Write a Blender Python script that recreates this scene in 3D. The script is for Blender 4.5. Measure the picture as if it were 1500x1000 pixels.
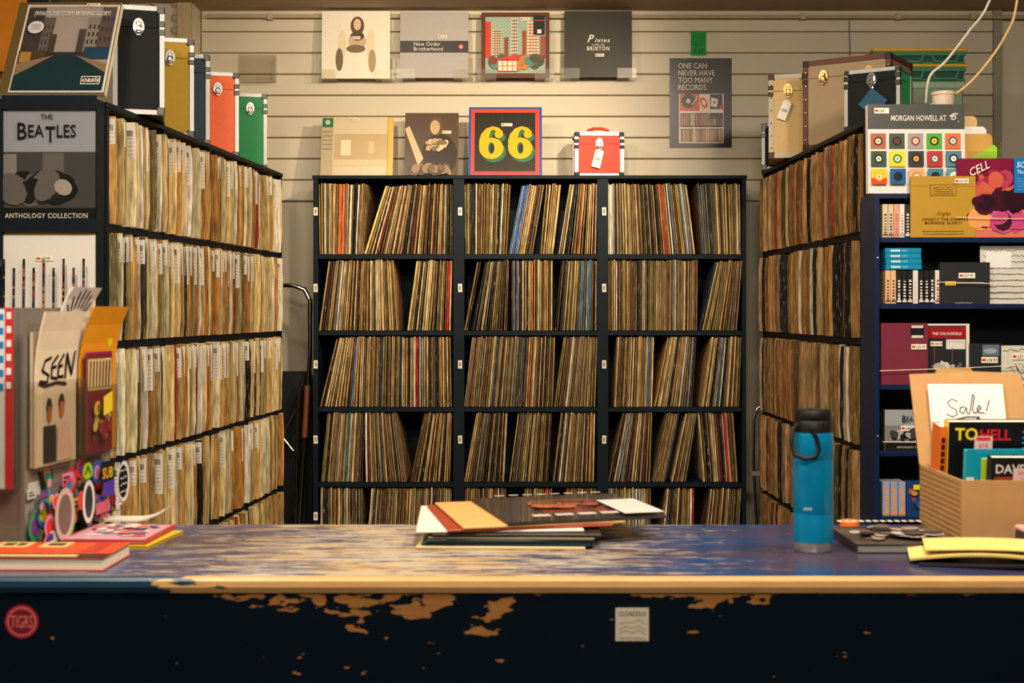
import bpy, bmesh, math, random
from mathutils import Vector, Matrix, Euler
for o in list(bpy.data.objects): bpy.data.objects.remove(o)
scn = bpy.context.scene
C = scn.collection
rnd = random.Random(7)

# ------------------------------------------------------------------ camera, world, lights, exposure
F = 1900.0; CX = 770.0; CY = 455.0; EYE = 1.4          # focal length (px of a 1500 px frame), principal point, eye height
cam = bpy.data.cameras.new('camera'); camo = bpy.data.objects.new('camera', cam); C.objects.link(camo)
camo.location = (0, 0, EYE); camo.rotation_euler = (math.pi/2, 0, 0)
cam.sensor_width = 36; cam.lens = F/1500*36
cam.shift_x = -(CX-750)/1500; cam.shift_y = -(500-CY)/1500
cam.dof.use_dof = True; cam.dof.focus_distance = 5.2; cam.dof.aperture_fstop = 6.3
cam.clip_start = .05
scn.camera = camo
vs = scn.view_settings
vs.view_transform = 'Standard'; vs.look = 'None'; vs.gamma = 1; vs.use_curve_mapping = False; vs.exposure = 1.15
w = bpy.data.worlds.new('world'); scn.world = w; w.use_nodes = True
w.node_tree.nodes['Background'].inputs[0].default_value = (.62, .72, .85, 1)
w.node_tree.nodes['Background'].inputs[1].default_value = .045

def lamp(name, kind, loc, target, power, col, size=.06, spot=70, blend=.6):
    l = bpy.data.lights.new(name, kind); o = bpy.data.objects.new(name, l); C.objects.link(o)
    l.energy = power; l.color = col; o.location = loc
    o.rotation_euler = (Vector(target)-Vector(loc)).to_track_quat('-Z', 'Y').to_euler()
    if kind == 'SPOT': l.spot_size = math.radians(spot); l.spot_blend = blend; l.shadow_soft_size = size
    if kind == 'AREA': l.shape = 'DISK'; l.size = size
    return o
WARM = (1, .81, .585); MID = (1, .87, .7)
lamp('wall_spot_lamp', 'SPOT', (.75, 4.15, 2.74), (-.35, 6.1, 2.2), 64, WARM, .04, 66, 1)
lamp('wall_spot_lamp', 'SPOT', (-.75, 4.4, 2.74), (-.45, 6.1, 2.3), 21, WARM, .04, 80, 1)
lamp('rack_spot_lamp', 'SPOT', (.75, 3.7, 2.74), (-1.2, 4.6, 1.45), 66, WARM, .05, 75, .8)
lamp('shelf_spot_lamp', 'SPOT', (.1, 3.6, 2.74), (.0, 5.8, 1.1), 58, WARM, .05, 66, .8)
lamp('rack_spot_lamp', 'SPOT', (-.35, 3.9, 2.74), (1.15, 4.7, 1.4), 24, WARM, .05, 80, .8)
lamp('counter_lamp', 'AREA', (.15, 2.1, 2.74), (.1, 2.45, .96), 12, MID, .35)
lamp('counter_lamp', 'AREA', (-1.0, 1.6, 2.74), (-.9, 2.5, 1.1), 16, MID, .3)
lamp('counter_lamp', 'AREA', (1.2, 2.2, 2.74), (1.25, 3.3, 1.2), 17, MID, .3)

lamp('shop_lamp', 'AREA', (.3, .5, 2.74), (.1, 2.3, .8), 26, MID, .5)
# ------------------------------------------------------------------ helpers
def P(px, py, Z): return Vector(((px-CX)*Z/F, Z, EYE-(py-CY)*Z/F))
def lin(c):
    return tuple(((v/255)/12.92 if v/255 <= .04045 else ((v/255+.055)/1.055)**2.4) for v in c[:3])
_m = {}
def mat(col, rough=.55, metal=0, noise=.12, scale=25, bump=0, coat=0, stretch=None, name=None, spec=.28):
    key = (tuple(col), rough, metal, noise, scale, bump, coat, stretch, spec)
    if key in _m: return _m[key]
    m = bpy.data.materials.new(name or 'mat_%02x%02x%02x' % tuple(int(v) for v in col[:3])); m.use_nodes = True
    nt = m.node_tree; b = nt.nodes['Principled BSDF']; c = lin(col)
    b.inputs['Roughness'].default_value = rough; b.inputs['Metallic'].default_value = metal
    b.inputs['Coat Weight'].default_value = coat; b.inputs['Specular IOR Level'].default_value = spec
    tc = nt.nodes.new('ShaderNodeTexCoord'); mp = nt.nodes.new('ShaderNodeMapping')
    if stretch: mp.inputs['Scale'].default_value = stretch
    n = nt.nodes.new('ShaderNodeTexNoise'); n.inputs['Scale'].default_value = scale; n.inputs['Detail'].default_value = 4
    r = nt.nodes.new('ShaderNodeMix'); r.data_type = 'RGBA'
    r.inputs[6].default_value = (*[v*(1-noise) for v in c], 1); r.inputs[7].default_value = (*[min(1, v*(1+noise)) for v in c], 1)
    nt.links.new(tc.outputs['Object'], mp.inputs[0]); nt.links.new(mp.outputs[0], n.inputs['Vector'])
    nt.links.new(n.outputs['Fac'], r.inputs[0]); nt.links.new(r.outputs[2], b.inputs['Base Color'])
    if bump:
        bp = nt.nodes.new('ShaderNodeBump'); bp.inputs['Strength'].default_value = bump; bp.inputs['Distance'].default_value = .002
        nt.links.new(n.outputs['Fac'], bp.inputs['Height']); nt.links.new(bp.outputs[0], b.inputs['Normal'])
    _m[key] = m
    return m
def acrylic():
    if 'acr' in _m: return _m['acr']
    m = bpy.data.materials.new('clear_acrylic'); m.use_nodes = True; nt = m.node_tree
    nt.nodes.remove(nt.nodes['Principled BSDF']); out = nt.nodes['Material Output']
    t = nt.nodes.new('ShaderNodeBsdfTransparent'); t.inputs[0].default_value = (.93, .92, .88, 1)
    g = nt.nodes.new('ShaderNodeBsdfGlossy'); g.inputs['Roughness'].default_value = .34
    fr = nt.nodes.new('ShaderNodeLayerWeight'); fr.inputs[0].default_value = .5
    mr = nt.nodes.new('ShaderNodeMapRange'); mr.inputs[1].default_value = 0; mr.inputs[2].default_value = 1; mr.inputs[3].default_value = .02; mr.inputs[4].default_value = .2
    mx = nt.nodes.new('ShaderNodeMixShader'); nt.links.new(fr.outputs['Facing'], mr.inputs[0]); nt.links.new(mr.outputs[0], mx.inputs[0])
    nt.links.new(t.outputs[0], mx.inputs[1]); nt.links.new(g.outputs[0], mx.inputs[2]); nt.links.new(mx.outputs[0], out.inputs[0])
    _m['acr'] = m; return m

class MB:
    def __init__(s): s.v = []; s.f = []; s.mi = []; s.mats = []; s.smooth = []
    def mat(s, m):
        if m not in s.mats: s.mats.append(m)
        return s.mats.index(m)
    def add(s, vs, fs, m, smooth=False):
        o = len(s.v); s.v += [tuple(v) for v in vs]; k = s.mat(m)
        for f in fs: s.f.append([i+o for i in f]); s.mi.append(k); s.smooth.append(smooth)
    def box(s, x0, x1, y0, y1, z0, z1, m, bev=0):
        if bev:
            b = bev; vs = []
            for (sx, sy, sz) in [(a, b_, c) for a in (0, 1) for b_ in (0, 1) for c in (0, 1)]:
                X = (x0, x1)[sx]; Y = (y0, y1)[sy]; Z = (z0, z1)[sz]
                dx = b*(1-2*sx); dy = b*(1-2*sy); dz = b*(1-2*sz)
                vs += [(X, Y+dy, Z+dz), (X+dx, Y, Z+dz), (X+dx, Y+dy, Z)]
            bm = bmesh.new()
            for v in vs: bm.verts.new(v)
            r = bmesh.ops.convex_hull(bm, input=list(bm.verts)); bm.verts.index_update()
            s.add([v.co[:] for v in bm.verts], [[v.index for v in f.verts] for f in bm.faces], m); bm.free(); return
        s.add([(x0,y0,z0),(x1,y0,z0),(x1,y1,z0),(x0,y1,z0),(x0,y0,z1),(x1,y0,z1),(x1,y1,z1),(x0,y1,z1)],
              [[0,3,2,1],[4,5,6,7],[0,1,5,4],[1,2,6,5],[2,3,7,6],[3,0,4,7]], m)
    def prism(s, pts, y0, y1, m):                       # outline in x,z extruded along y
        n = len(pts); a = sum(pts[i][0]*pts[(i+1)%n][1]-pts[(i+1)%n][0]*pts[i][1] for i in range(n))
        if a < 0: pts = pts[::-1]
        s.add([(x, y0, z) for x, z in pts]+[(x, y1, z) for x, z in pts],
              [list(range(n)), list(range(2*n-1, n-1, -1))]+[[i+n, (i+1) % n+n, (i+1) % n, i] for i in range(n)], m)
    def tube(s, pts, r, m, n=8, closed=False):
        pts = [Vector(p) for p in pts]; L = len(pts); rings = []; up = None
        for i, p in enumerate(pts):
            a = pts[(i-1) % L] if (i or closed) else p; b = pts[(i+1) % L] if (i < L-1 or closed) else p
            t = (b-a).normalized()
            if up is None: up = t.orthogonal().normalized()
            up = (up-t*up.dot(t)).normalized(); sd = t.cross(up)
            rr = r[i] if isinstance(r, (list, tuple)) else r
            rings.append([p+(up*math.cos(2*math.pi*k/n)+sd*math.sin(2*math.pi*k/n))*rr for k in range(n)])
        vs = [v for g in rings for v in g]; fs = []
        for i in range(L if closed else L-1):
            j = (i+1) % L
            for k in range(n): fs.append([i*n+k, i*n+(k+1) % n, j*n+(k+1) % n, j*n+k])
        if not closed: fs += [list(range(n))[::-1], [(L-1)*n+k for k in range(n)]]
        s.add(vs, fs, m, True)
    def lathe(s, prof, m, n=32, c=(0, 0, 0)):            # (r,z) profile about z
        vs = []; L = len(prof)
        for r, z in prof:
            for k in range(n): a = 2*math.pi*k/n; vs.append((c[0]+r*math.cos(a), c[1]+r*math.sin(a), c[2]+z))
        fs = [[i*n+k, i*n+(k+1) % n, (i+1)*n+(k+1) % n, (i+1)*n+k] for i in range(L-1) for k in range(n)]
        fs += [list(range(n))[::-1], [(L-1)*n+k for k in range(n)]]
        s.add(vs, fs, m, True)
    def build(s, name, parent=None):
        me = bpy.data.meshes.new(name); me.from_pydata(s.v, [], s.f)
        for m in s.mats: me.materials.append(m)
        me.polygons.foreach_set('material_index', s.mi); me.polygons.foreach_set('use_smooth', s.smooth)
        if any(s.smooth): me.set_sharp_from_angle(angle=math.radians(40))
        o = bpy.data.objects.new(name, me); C.objects.link(o)
        if parent: o.parent = parent
        return o
def tag(o, label, cat, group=None):
    o['label'] = label; o['category'] = cat
    if group: o['group'] = group
    return o
def empty(name, loc, rz=0, label=None, cat=None, group=None):
    o = bpy.data.objects.new(name, None); C.objects.link(o); o.location = loc; o.rotation_euler = (0, 0, rz); o.empty_display_size = .05
    if label: tag(o, label, cat, group)
    return o
def struct(o): o['kind'] = 'structure'; return o

_t = {}
def textmesh(s, bold=0, sp=1.0):
    k = (s, bold, sp)
    if k not in _t:
        cu = bpy.data.curves.new('t', 'FONT'); cu.body = s; cu.size = 1; cu.resolution_u = 2; cu.offset = bold; cu.space_character = sp
        o = bpy.data.objects.new('t', cu); C.objects.link(o); me = o.to_mesh()
        vs = [(v.co.x, v.co.y) for v in me.vertices]; fs = [list(p.vertices) for p in me.polygons]
        o.to_mesh_clear(); bpy.data.objects.remove(o); bpy.data.curves.remove(cu)
        _t[k] = (vs, fs)
    return _t[k]
class Art:                                              # flat print on a face: x right, z up, looking along +y
    def __init__(s, rough=.45, coat=0): s.b = MB(); s.k = 1; s.rough = rough; s.coat = coat
    def _m(s, col): return mat(col, s.rough, 0, .06, 40, 0, s.coat)
    def _a(s, pts, fs, col): s.b.add([(x, -.00022*s.k, z) for x, z in pts], fs, s._m(col)); s.k += 1; return s
    def poly(s, pts, col):
        n = len(pts); a = sum(pts[i][0]*pts[(i+1)%n][1]-pts[(i+1)%n][0]*pts[i][1] for i in range(n))
        return s._a(pts if a > 0 else pts[::-1], [list(range(n))], col)
    def rect(s, x0, z0, x1, z1, col): return s.poly([(x0,z0),(x1,z0),(x1,z1),(x0,z1)], col)
    def rects(s, lst, col):
        pts = []; fs = []
        for x0, z0, x1, z1 in lst: i = len(pts); pts += [(x0,z0),(x1,z0),(x1,z1),(x0,z1)]; fs.append([i,i+1,i+2,i+3])
        return s._a(pts, fs, col)
    def ell(s, x, z, rx, rz, col, rot=0, n=20):
        c, d = math.cos(rot), math.sin(rot); p = []
        for k in range(n):
            a = 2*math.pi*k/n; u = rx*math.cos(a); v = rz*math.sin(a); p.append((x+u*c-v*d, z+u*d+v*c))
        return s.poly(p, col)
    def line(s, pts, wd, col):
        q = []; fs = []
        for i in range(len(pts)-1):
            a = Vector(pts[i]); b = Vector(pts[i+1]); t = (b-a)
            if t.length < 1e-6: continue
            t.normalize(); nn = Vector((-t.y, t.x))*wd/2; a = a-t*wd*.3; b = b+t*wd*.3; k = len(q)
            q += [a-nn, b-nn, b+nn, a+nn]; fs.append([k, k+1, k+2, k+3])
        return s._a([tuple(v) for v in q], fs, col)
    def text(s, t, x, z, size, col, align='c', bold=0, sx=1, shear=0, sp=1, rot=0, fit=None):
        vs, fs = textmesh(t, bold, sp)
        if not vs: return s
        x0 = min(v[0] for v in vs); x1 = max(v[0] for v in vs); ox = {'l': x0, 'c': (x0+x1)/2, 'r': x1}[align]
        if fit: sx = fit/((x1-x0)*size)
        c, d = math.cos(rot), math.sin(rot); p = []
        for a, b in vs:
            u = ((a-ox)*sx+b*shear)*size; v = b*size; p.append((x+u*c-v*d, z+u*d+v*c))
        return s._a(p, fs, col)
    def blobs(s, x0, z0, x1, z1, cols, n, r, rd):
        for i in range(n):
            s.ell(rd.uniform(x0+r, x1-r), rd.uniform(z0+r, z1-r), r*rd.uniform(.4, 1), r*rd.uniform(.4, 1), rd.choice(cols), rd.uniform(0, 3), 10)
        return s
    def scrawl(s, x0, x1, z, h, col, rd, wd=.0008):      # illegible small print
        p = []; x = x0
        while x < x1: p.append((x, z+rd.uniform(-h, h)/2)); x += h*.45
        return s.line(p, wd, col)
    def build(s, name, parent, loc=(0, 0, 0)):
        o = s.b.build(name, parent); o.location = loc; return o
def sticker(parent, x, z, txt, wd=.042, ht=.014, rot=0, y=-.004):
    a = Art(.5); a.rect(-wd/2, -ht/2, wd/2, ht/2, (236, 226, 205)); a.rect(-wd*.46, -ht*.22, -wd*.24, ht*.2, (190, 50, 40))
    a.text(txt, -wd*.2, -ht*.3, ht*.8, (30, 26, 26), 'l', .01, .8, .2)
    o = a.build('price_sticker', parent, (x, y, z)); o.rotation_euler = (0, rot, 0); return o
def sleeve(name, label, cat, wd, ht, t, loc, rz=0, lean=0, col=(200, 190, 170), group=None, art=None, spine=None, rough=.5, roll=0):
    b = MB(); b.box(-wd/2, wd/2, 0, t, 0, ht, mat(col, rough), .0012)
    if spine: b.box(wd/2-.0002, wd/2+.0004, .001, t-.001, .002, ht-.002, mat(spine, .6))
    o = b.build(name); o.location = loc; o.rotation_euler = Euler((-lean, roll, rz), 'XYZ'); tag(o, label, cat, group)
    if art: art.build('printed_cover', o)
    return o

NAVY = mat((6, 19, 27), .55, 0, .25, 9, spec=.18); NAVYB = mat((8, 30, 62), .4, 0, .25, 9); BLACK = mat((14, 14, 15), .5)
ALU = mat((146, 146, 143), .42, .8, .06); CHROME = mat((200, 200, 198), .16, 1, .03); DARKMET = mat((60, 58, 55), .3, .9)
CARD = mat((178, 134, 84), .75, 0, .12, 30, .15); PAPER = mat((225, 220, 208), .6)

# ------------------------------------------------------------------ the room
def solid(name, x0, x1, y0, y1, z0, z1, m): b = MB(); b.box(x0, x1, y0, y1, z0, z1, m); return struct(b.build(name))
CREAM = mat((206, 195, 170), .5, 0, .07, 3)
solid('floor', -3.2, 3.4, -1.5, 6.3, -.1, 0, mat((58, 50, 44), .5, 0, .2, 4))
solid('ceiling', -3.2, 3.4, -1.5, 6.3, 2.815, 2.9, mat((176, 156, 128), .7, 0, .08, 3))
wb = solid('wall_back', -3.2, 3.4, 6.14, 6.3, 0, 2.815, CREAM)
k = 0
for i in range(9):                                       # slatwall boards, 100 mm pitch
    z1 = 2.815 if i == 0 else 2.712-.0998*(i-1); z0 = 2.718-.0998*i
    b = MB(); b.box(-1.53, 2.205, 6.118, 6.139, z0, z1, CREAM, .003); b.build('slat', wb)
b = MB(); b.box(2.206, 2.245, 6.112, 6.139, 0, 2.815, mat((150, 146, 130), .5)); b.build('edge_trim', wb)
solid('wall_left', -2.6, -2.5, -1.5, 6.139, 0, 2.815, mat((196, 176, 140), .6))
solid('wall_right', 3.0, 3.1, -1.5, 6.139, 0, 2.815, mat((128, 124, 112), .6))
pil = solid('trim_1', -1.83, -1.535, 5.98, 6.138, 0, 2.815, mat((214, 200, 172), .5))
b = MB(); b.box(-1.6, -1.536, 5.955, 5.979, 0, 2.815, mat((196, 172, 130), .5)); b.build('corner_strip', pil)
for (px, py) in ((225, 3), (257, 6), (257, 27), (257, 45)):
    b = MB(); b.lathe([(.001, 0), (.016, 0), (.019, .004), (.015, .010), (.006, .013), (.001, .013)], mat((190, 172, 140), .4), 14)
    o = b.build('wall_knob', pil); o.location = P(px, py, 5.979); o.rotation_euler = (math.pi/2, 0, 0)
b = MB(); b.tube([(-1.5, 6.09, 2.782), (3.0, 6.09, 2.778)], .009, mat((176, 160, 132), .5)); cd = b.build('cable_conduit')
tag(cd, 'thin cream conduit running along the top of the slatted wall', 'conduit')
for x in (-1.2, -.5, 1.3, 1.75, 2.1):
    b = MB(); b.box(x-.012, x+.012, 6.078, 6.117, 2.766, 2.795, mat((186, 170, 140), .5), .002); b.build('clip', cd)
b = MB(); p = P(1244, 25, 6.11); b.tube([(p.x, 6.112, 2.77), (p.x+.004, 6.112, 2.6), (p.x-.002, 6.112, 2.5)], .003, mat((130, 122, 104), .6), 6)
tag(b.build('wall_cable'), 'thin vertical cable down the slatted wall above the crates', 'cable')
# orange board and black lamp track at the ceiling corner
b = MB(); b.box(-2.35, -1.955, 5.2, 5.23, 2.36, 2.72, mat((226, 140, 40), .5)); b.box(-2.37, -1.945, 5.232, 5.25, 2.34, 2.74, mat((120, 90, 60), .5))
tag(b.build('wall_board'), 'bright orange board behind the street-scene box set', 'sign')
t = empty('ceiling_track', (-1.2, 4.3, 2.815), 0, 'black lamp track hung from the ceiling above the record cases', 'track light')
b = MB(); b.box(-.45, .14, -.02, .02, -.36, -.335, BLACK, .003); b.build('rail', t)
b = MB(); b.tube([(-.4, 0, 0), (-.4, 0, -.34)], .008, BLACK); b.tube([(.1, 0, 0), (.1, 0, -.34)], .008, BLACK); b.build('hanger', t)
b = MB(); b.box(-.44, -.36, -.04, .04, -.42, -.355, BLACK, .006); b.build('lamp_head', t)

# ------------------------------------------------------------------ record racks
ROWS = [1.6525, 1.3118, .9712, .6365, .2957]
def rack(name, label, L, depth, origin, rz, bays, top=1.987, tagx=(), extra_depth=0):
    t = empty(name, origin, rz, label, 'shelving')
    D = depth+extra_depth
    b = MB(); b.box(-.004, L+.004, -.006, D, top, top+.016, NAVY, .002); b.build('top_board', t)
    b = MB(); b.box(0, L, depth, depth+.012, .02, top, NAVY); b.build('back_panel', t)
    for x0, x1 in bays:
        for z in ROWS:
            b = MB(); b.box(x0, x1, 0, depth, z-.022, z-.001, NAVY, .001); b.build('shelf_board', t)
    xs = [0]+[x for x in sum([[a, c] for a, c in bays], [])]+[L]
    for i in range(0, len(xs), 2):
        if xs[i+1]-xs[i] < .004: continue
        b = MB(); b.box(xs[i], xs[i+1], -.002, depth, 0, top, NAVY); b.build('upright', t)
    for x in tagx:
        for i, z in enumerate(ROWS):
            a = Art(.6); a.rect(-.009, -.018, .009, .018, (226, 216, 196)); a.rects([(-.003, -.009, .0005, .009), (.002, -.009, .004, .009)], (60, 50, 44))
            o = a.build('shelf_tag', t, (x, -.0022, z+.19)); o.rotation_euler = (0, rnd.uniform(-.06, .06), 0)
    return t
X0 = (459-CX)*5.78/F
def bx(px): return (px-CX)*5.78/F-X0
back = rack('record_shelves', 'tall dark navy shelf unit full of old records against the wall', bx(1093), .33, (X0, 5.78, 0), 0,
            [(bx(466), bx(664)), (bx(680), bx(875)), (bx(891), bx(1087))], tagx=(bx(462.5), bx(674), bx(885)))
LA = math.atan2(1.87, .133); LN = 1.96
leftr = rack('record_rack', 'long dark record rack running back beneath the coloured record cases', LN, .33, (-1.213, 3.75, 0), LA,
             [(.018, .475), (.485, .95), (.96, 1.43), (1.44, LN-.016)])
RA = math.atan2(-1.51, .048); RN = 1.51
rightr = rack('record_rack', 'long dark record rack beneath the brown trunk and beige case', RN, .33, (1.03, 5.62, 0), RA,
              [(.016, .5), (.51, 1.0), (1.01, RN-.02)])
t = empty('storage_cupboard', (1.67, 5.24, 0), 0, 'dark cupboard underneath the storage tub and crates', 'cupboard')
b = MB(); b.box(-.24, .24, 0, .42, 0, 2.002, NAVY, .003); b.build('body', t)
for x in (-.238, .002):
    b = MB(); b.box(x, x+.236, -.016, -.0005, .08, 1.98, NAVY, .002); d = b.build('door', t)
    b = MB(); b.tube([(x+(.215 if x < 0 else .02), -.03, 1.0), (x+(.215 if x < 0 else .02), -.03, 1.12)], .005, DARKMET, 8); b.build('handle', d)

def cardmat(name, attr):
    m = bpy.data.materials.new(name); m.use_nodes = True; nt = m.node_tree; b = nt.nodes['Principled BSDF']; b.inputs['Roughness'].default_value = .7; b.inputs['Specular IOR Level'].default_value = .2
    if attr: src = nt.nodes.new('ShaderNodeAttribute'); src.attribute_name = 'sleeve_colour'; out = src.outputs['Color']
    else: src = nt.nodes.new('ShaderNodeObjectInfo'); out = src.outputs['Color']
    ge = nt.nodes.new('ShaderNodeNewGeometry'); mp = nt.nodes.new('ShaderNodeMapping'); mp.inputs['Scale'].default_value = (60, 60, 9)
    n = nt.nodes.new('ShaderNodeTexNoise'); n.inputs['Scale'].default_value = 1.6; n.inputs['Detail'].default_value = 5
    nt.links.new(ge.outputs['Position'], mp.inputs[0]); nt.links.new(mp.outputs[0], n.inputs['Vector'])
    rp = nt.nodes.new('ShaderNodeMapRange'); rp.inputs[1].default_value = .3; rp.inputs[2].default_value = .72; rp.inputs[3].default_value = .45; rp.inputs[4].default_value = 1.35
    nt.links.new(n.outputs['Fac'], rp.inputs[0])
    mu = nt.nodes.new('ShaderNodeMix'); mu.data_type = 'RGBA'; mu.blend_type = 'MULTIPLY'; mu.inputs[0].default_value = 1
    nt.links.new(out, mu.inputs[6]); nt.links.new(rp.outputs[0], mu.inputs[7])
    w2 = nt.nodes.new('ShaderNodeMapRange'); w2.inputs[1].default_value = .6; w2.inputs[2].default_value = .68
    n2 = nt.nodes.new('ShaderNodeTexNoise'); n2.inputs['Scale'].default_value = 3.1; n2.inputs['Detail'].default_value = 6
    nt.links.new(mp.outputs[0], n2.inputs['Vector']); nt.links.new(n2.outputs['Fac'], w2.inputs[0])
    mx = nt.nodes.new('ShaderNodeMix'); mx.data_type = 'RGBA'; mx.inputs[7].default_value = (*lin((206, 176, 118)), 1)
    sc = nt.nodes.new('ShaderNodeMath'); sc.operation = 'MULTIPLY'; sc.inputs[1].default_value = .4
    nt.links.new(w2.outputs[0], sc.inputs[0]); nt.links.new(sc.outputs[0], mx.inputs[0]); nt.links.new(mu.outputs[2], mx.inputs[6])
    nt.links.new(mx.outputs[2], b.inputs['Base Color'])
    return m
CM_O = cardmat('sleeve_card', False); CM_A = cardmat('sleeve_card_bulk', True)
RH = .313
def rec_geo(rd):                                         # worn sleeve, thickness 1 along x, spine at y=0
    n = 6; v = []; L = []; R = []
    for i in range(n+1):
        z = RH*i/n; e = .004 if i in (0, n) else 0
        y = rd.uniform(0, .0022)+e; j = rd.uniform(-.1, .1)
        L.append((max(0, .04+j), y+rd.uniform(0, .002), z)); R.append((min(1, .96+j), y+rd.uniform(0, .002), z))
    v = L+R+[(0.02, .31, 0), (.02, .31, RH), (.98, .31, 0), (.98, .31, RH)]
    l = list(range(n+1)); r = [i+n+1 for i in l]; a, b_, c, d = 2*n+2, 2*n+3, 2*n+4, 2*n+5
    f = [[l[i], r[i], r[i+1], l[i+1]] for i in range(n)]
    f += [l+[b_, a], (r+[d, c])[::-1], [l[0], a, c, r[0]], [l[n], r[n], d, b_], [a, b_, d, c]]
    return v, f
GEO = [rec_geo(rnd) for _ in range(14)]
RMESH = []
for v, f in GEO:
    me = bpy.data.meshes.new('record_sleeve'); me.from_pydata(v, [], f); me.materials.append(CM_O); RMESH.append(me)
def barcode_mesh(k):
    rd = random.Random(k); h = (.1, .13, .075)[k]
    b = MB(); wm = mat((214, 208, 194), .6); dk = mat((40, 36, 36), .6); tn = mat((150, 140, 130), .6)
    b.box(-.0006, -.0001, .0005, .034, -h, 0, wm)
    y = .008
    while y < .028: d = rd.uniform(.0008, .0024); b.box(-.0009, -.0006, y, y+d, -.036, -.018, dk); y += d+rd.uniform(.0008, .002)
    for i in range(3, int(h/.012)): b.box(-.0008, -.0006, .006, rd.uniform(.014, .03), -.012*i-.008, -.012*i-.006, tn)
    me = b.build('label'); m = me.data; bpy.data.objects.remove(me); return m
LMESH = [barcode_mesh(i) for i in range(3)]
PAL_B = [('tan', (164, 128, 76), 7), ('khaki', (138, 114, 68), 8), ('brown', (108, 78, 46), 6), ('dark', (50, 40, 32), 4), ('cream', (206, 176, 122), 5), ('grey', (124, 112, 94), 3),
         ('olive', (100, 88, 50), 4), ('pale', (190, 166, 120), 5), ('white', (212, 200, 176), 1), ('maroon', (96, 42, 36), 1), ('navy', (40, 50, 66), 1)]
PAL_L = [('cream', (214, 186, 128), 7), ('tan', (188, 146, 84), 6), ('kraft', (170, 118, 58), 5), ('pale', (216, 200, 160), 5), ('khaki', (160, 134, 84), 4), ('white', (214, 206, 188), 2), ('olive', (120, 106, 66), 1), ('dark', (54, 44, 36), 1)]
PAL_R = [('kraft', (160, 110, 58), 6), ('brown', (122, 82, 46), 6), ('tan', (172, 128, 76), 5), ('khaki', (128, 100, 58), 4), ('pale', (180, 150, 108), 3), ('dark', (30, 26, 24), 2), ('olive', (84, 72, 42), 2), ('grey', (150, 130, 110), 2)]
COL = {'blue': (70, 108, 172), 'red': (196, 40, 34), 'orange': (214, 96, 48), 'white': (218, 208, 188), 'teal': (40, 120, 120), 'crimson': (170, 30, 60), 'maroon': (120, 44, 44),
       'steel': (74, 104, 130), 'grey': (118, 126, 132), 'yellow': (200, 160, 40), 'black': (22, 22, 24), 'mauve': (150, 108, 120), 'rust': (150, 54, 28)}
def pick(pal, rd):
    k = rd.uniform(0, sum(p[2] for p in pal))
    for n, c, wt in pal:
        k -= wt
        if k <= 0: return n, c
    return pal[0][:2]
ROWN = ['top', 'second', 'third', 'fourth', 'bottom']
def place_records(recs, where, group, limit, name, cat):
    """recs: dicts o,rz,x,z,t,lean,prot,c,name,show (visible area); the largest become objects, the thin rest one bulk mesh"""
    recs.sort(key=lambda r: -r['show'])
    bulk = {}
    for i, r in enumerate(recs):
        M = Matrix.Translation(r['o']) @ Matrix.Rotation(r['rz'], 4, 'Z') @ Matrix.Translation((r['x'], .006-r['prot'], r['z'])) @ Matrix.Rotation(r['lean'], 4, 'Y')
        g = r['g']; jf = rnd.uniform(.72, 1.2); jit = [v*jf*q for v, q in zip(lin(r['c']), (1, rnd.uniform(.96, 1.04), rnd.uniform(.9, 1.06)))]; hz = r.get('h', 1)
        if i < limit:
            o = bpy.data.objects.new(name, RMESH[g]); C.objects.link(o)
            o.matrix_world = M @ Matrix.Diagonal((r['t'], 1, hz, 1)); o.color = (*jit, 1)
            tag(o, where(r), cat, group(r))
            if r.get('lab') is not None:
                l = bpy.data.objects.new('label', LMESH[r['lab']]); C.objects.link(l); l.parent = o
                l.scale = (1/r['t'], 1, 1); l.location = (.0, .004, RH-.006)
        else:
            b, bc = bulk.setdefault(group(r), (MB(), []))
            v, f = GEO[g]; b.add([M @ Vector((a*r['t'], b_, c*hz)) for a, b_, c in v], f, CM_A); bc += [jit]*len(v)
    for gname, (b, bc) in bulk.items():
        o = b.build(name+'s'); a = o.data.color_attributes.new('sleeve_colour', 'FLOAT_COLOR', 'POINT')
        for i, c in enumerate(bc): a.data[i].color = (*c, 1)
        o['kind'] = 'stuff'; tag(o, gname+', the thinner ones packed between', 'records')
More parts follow.
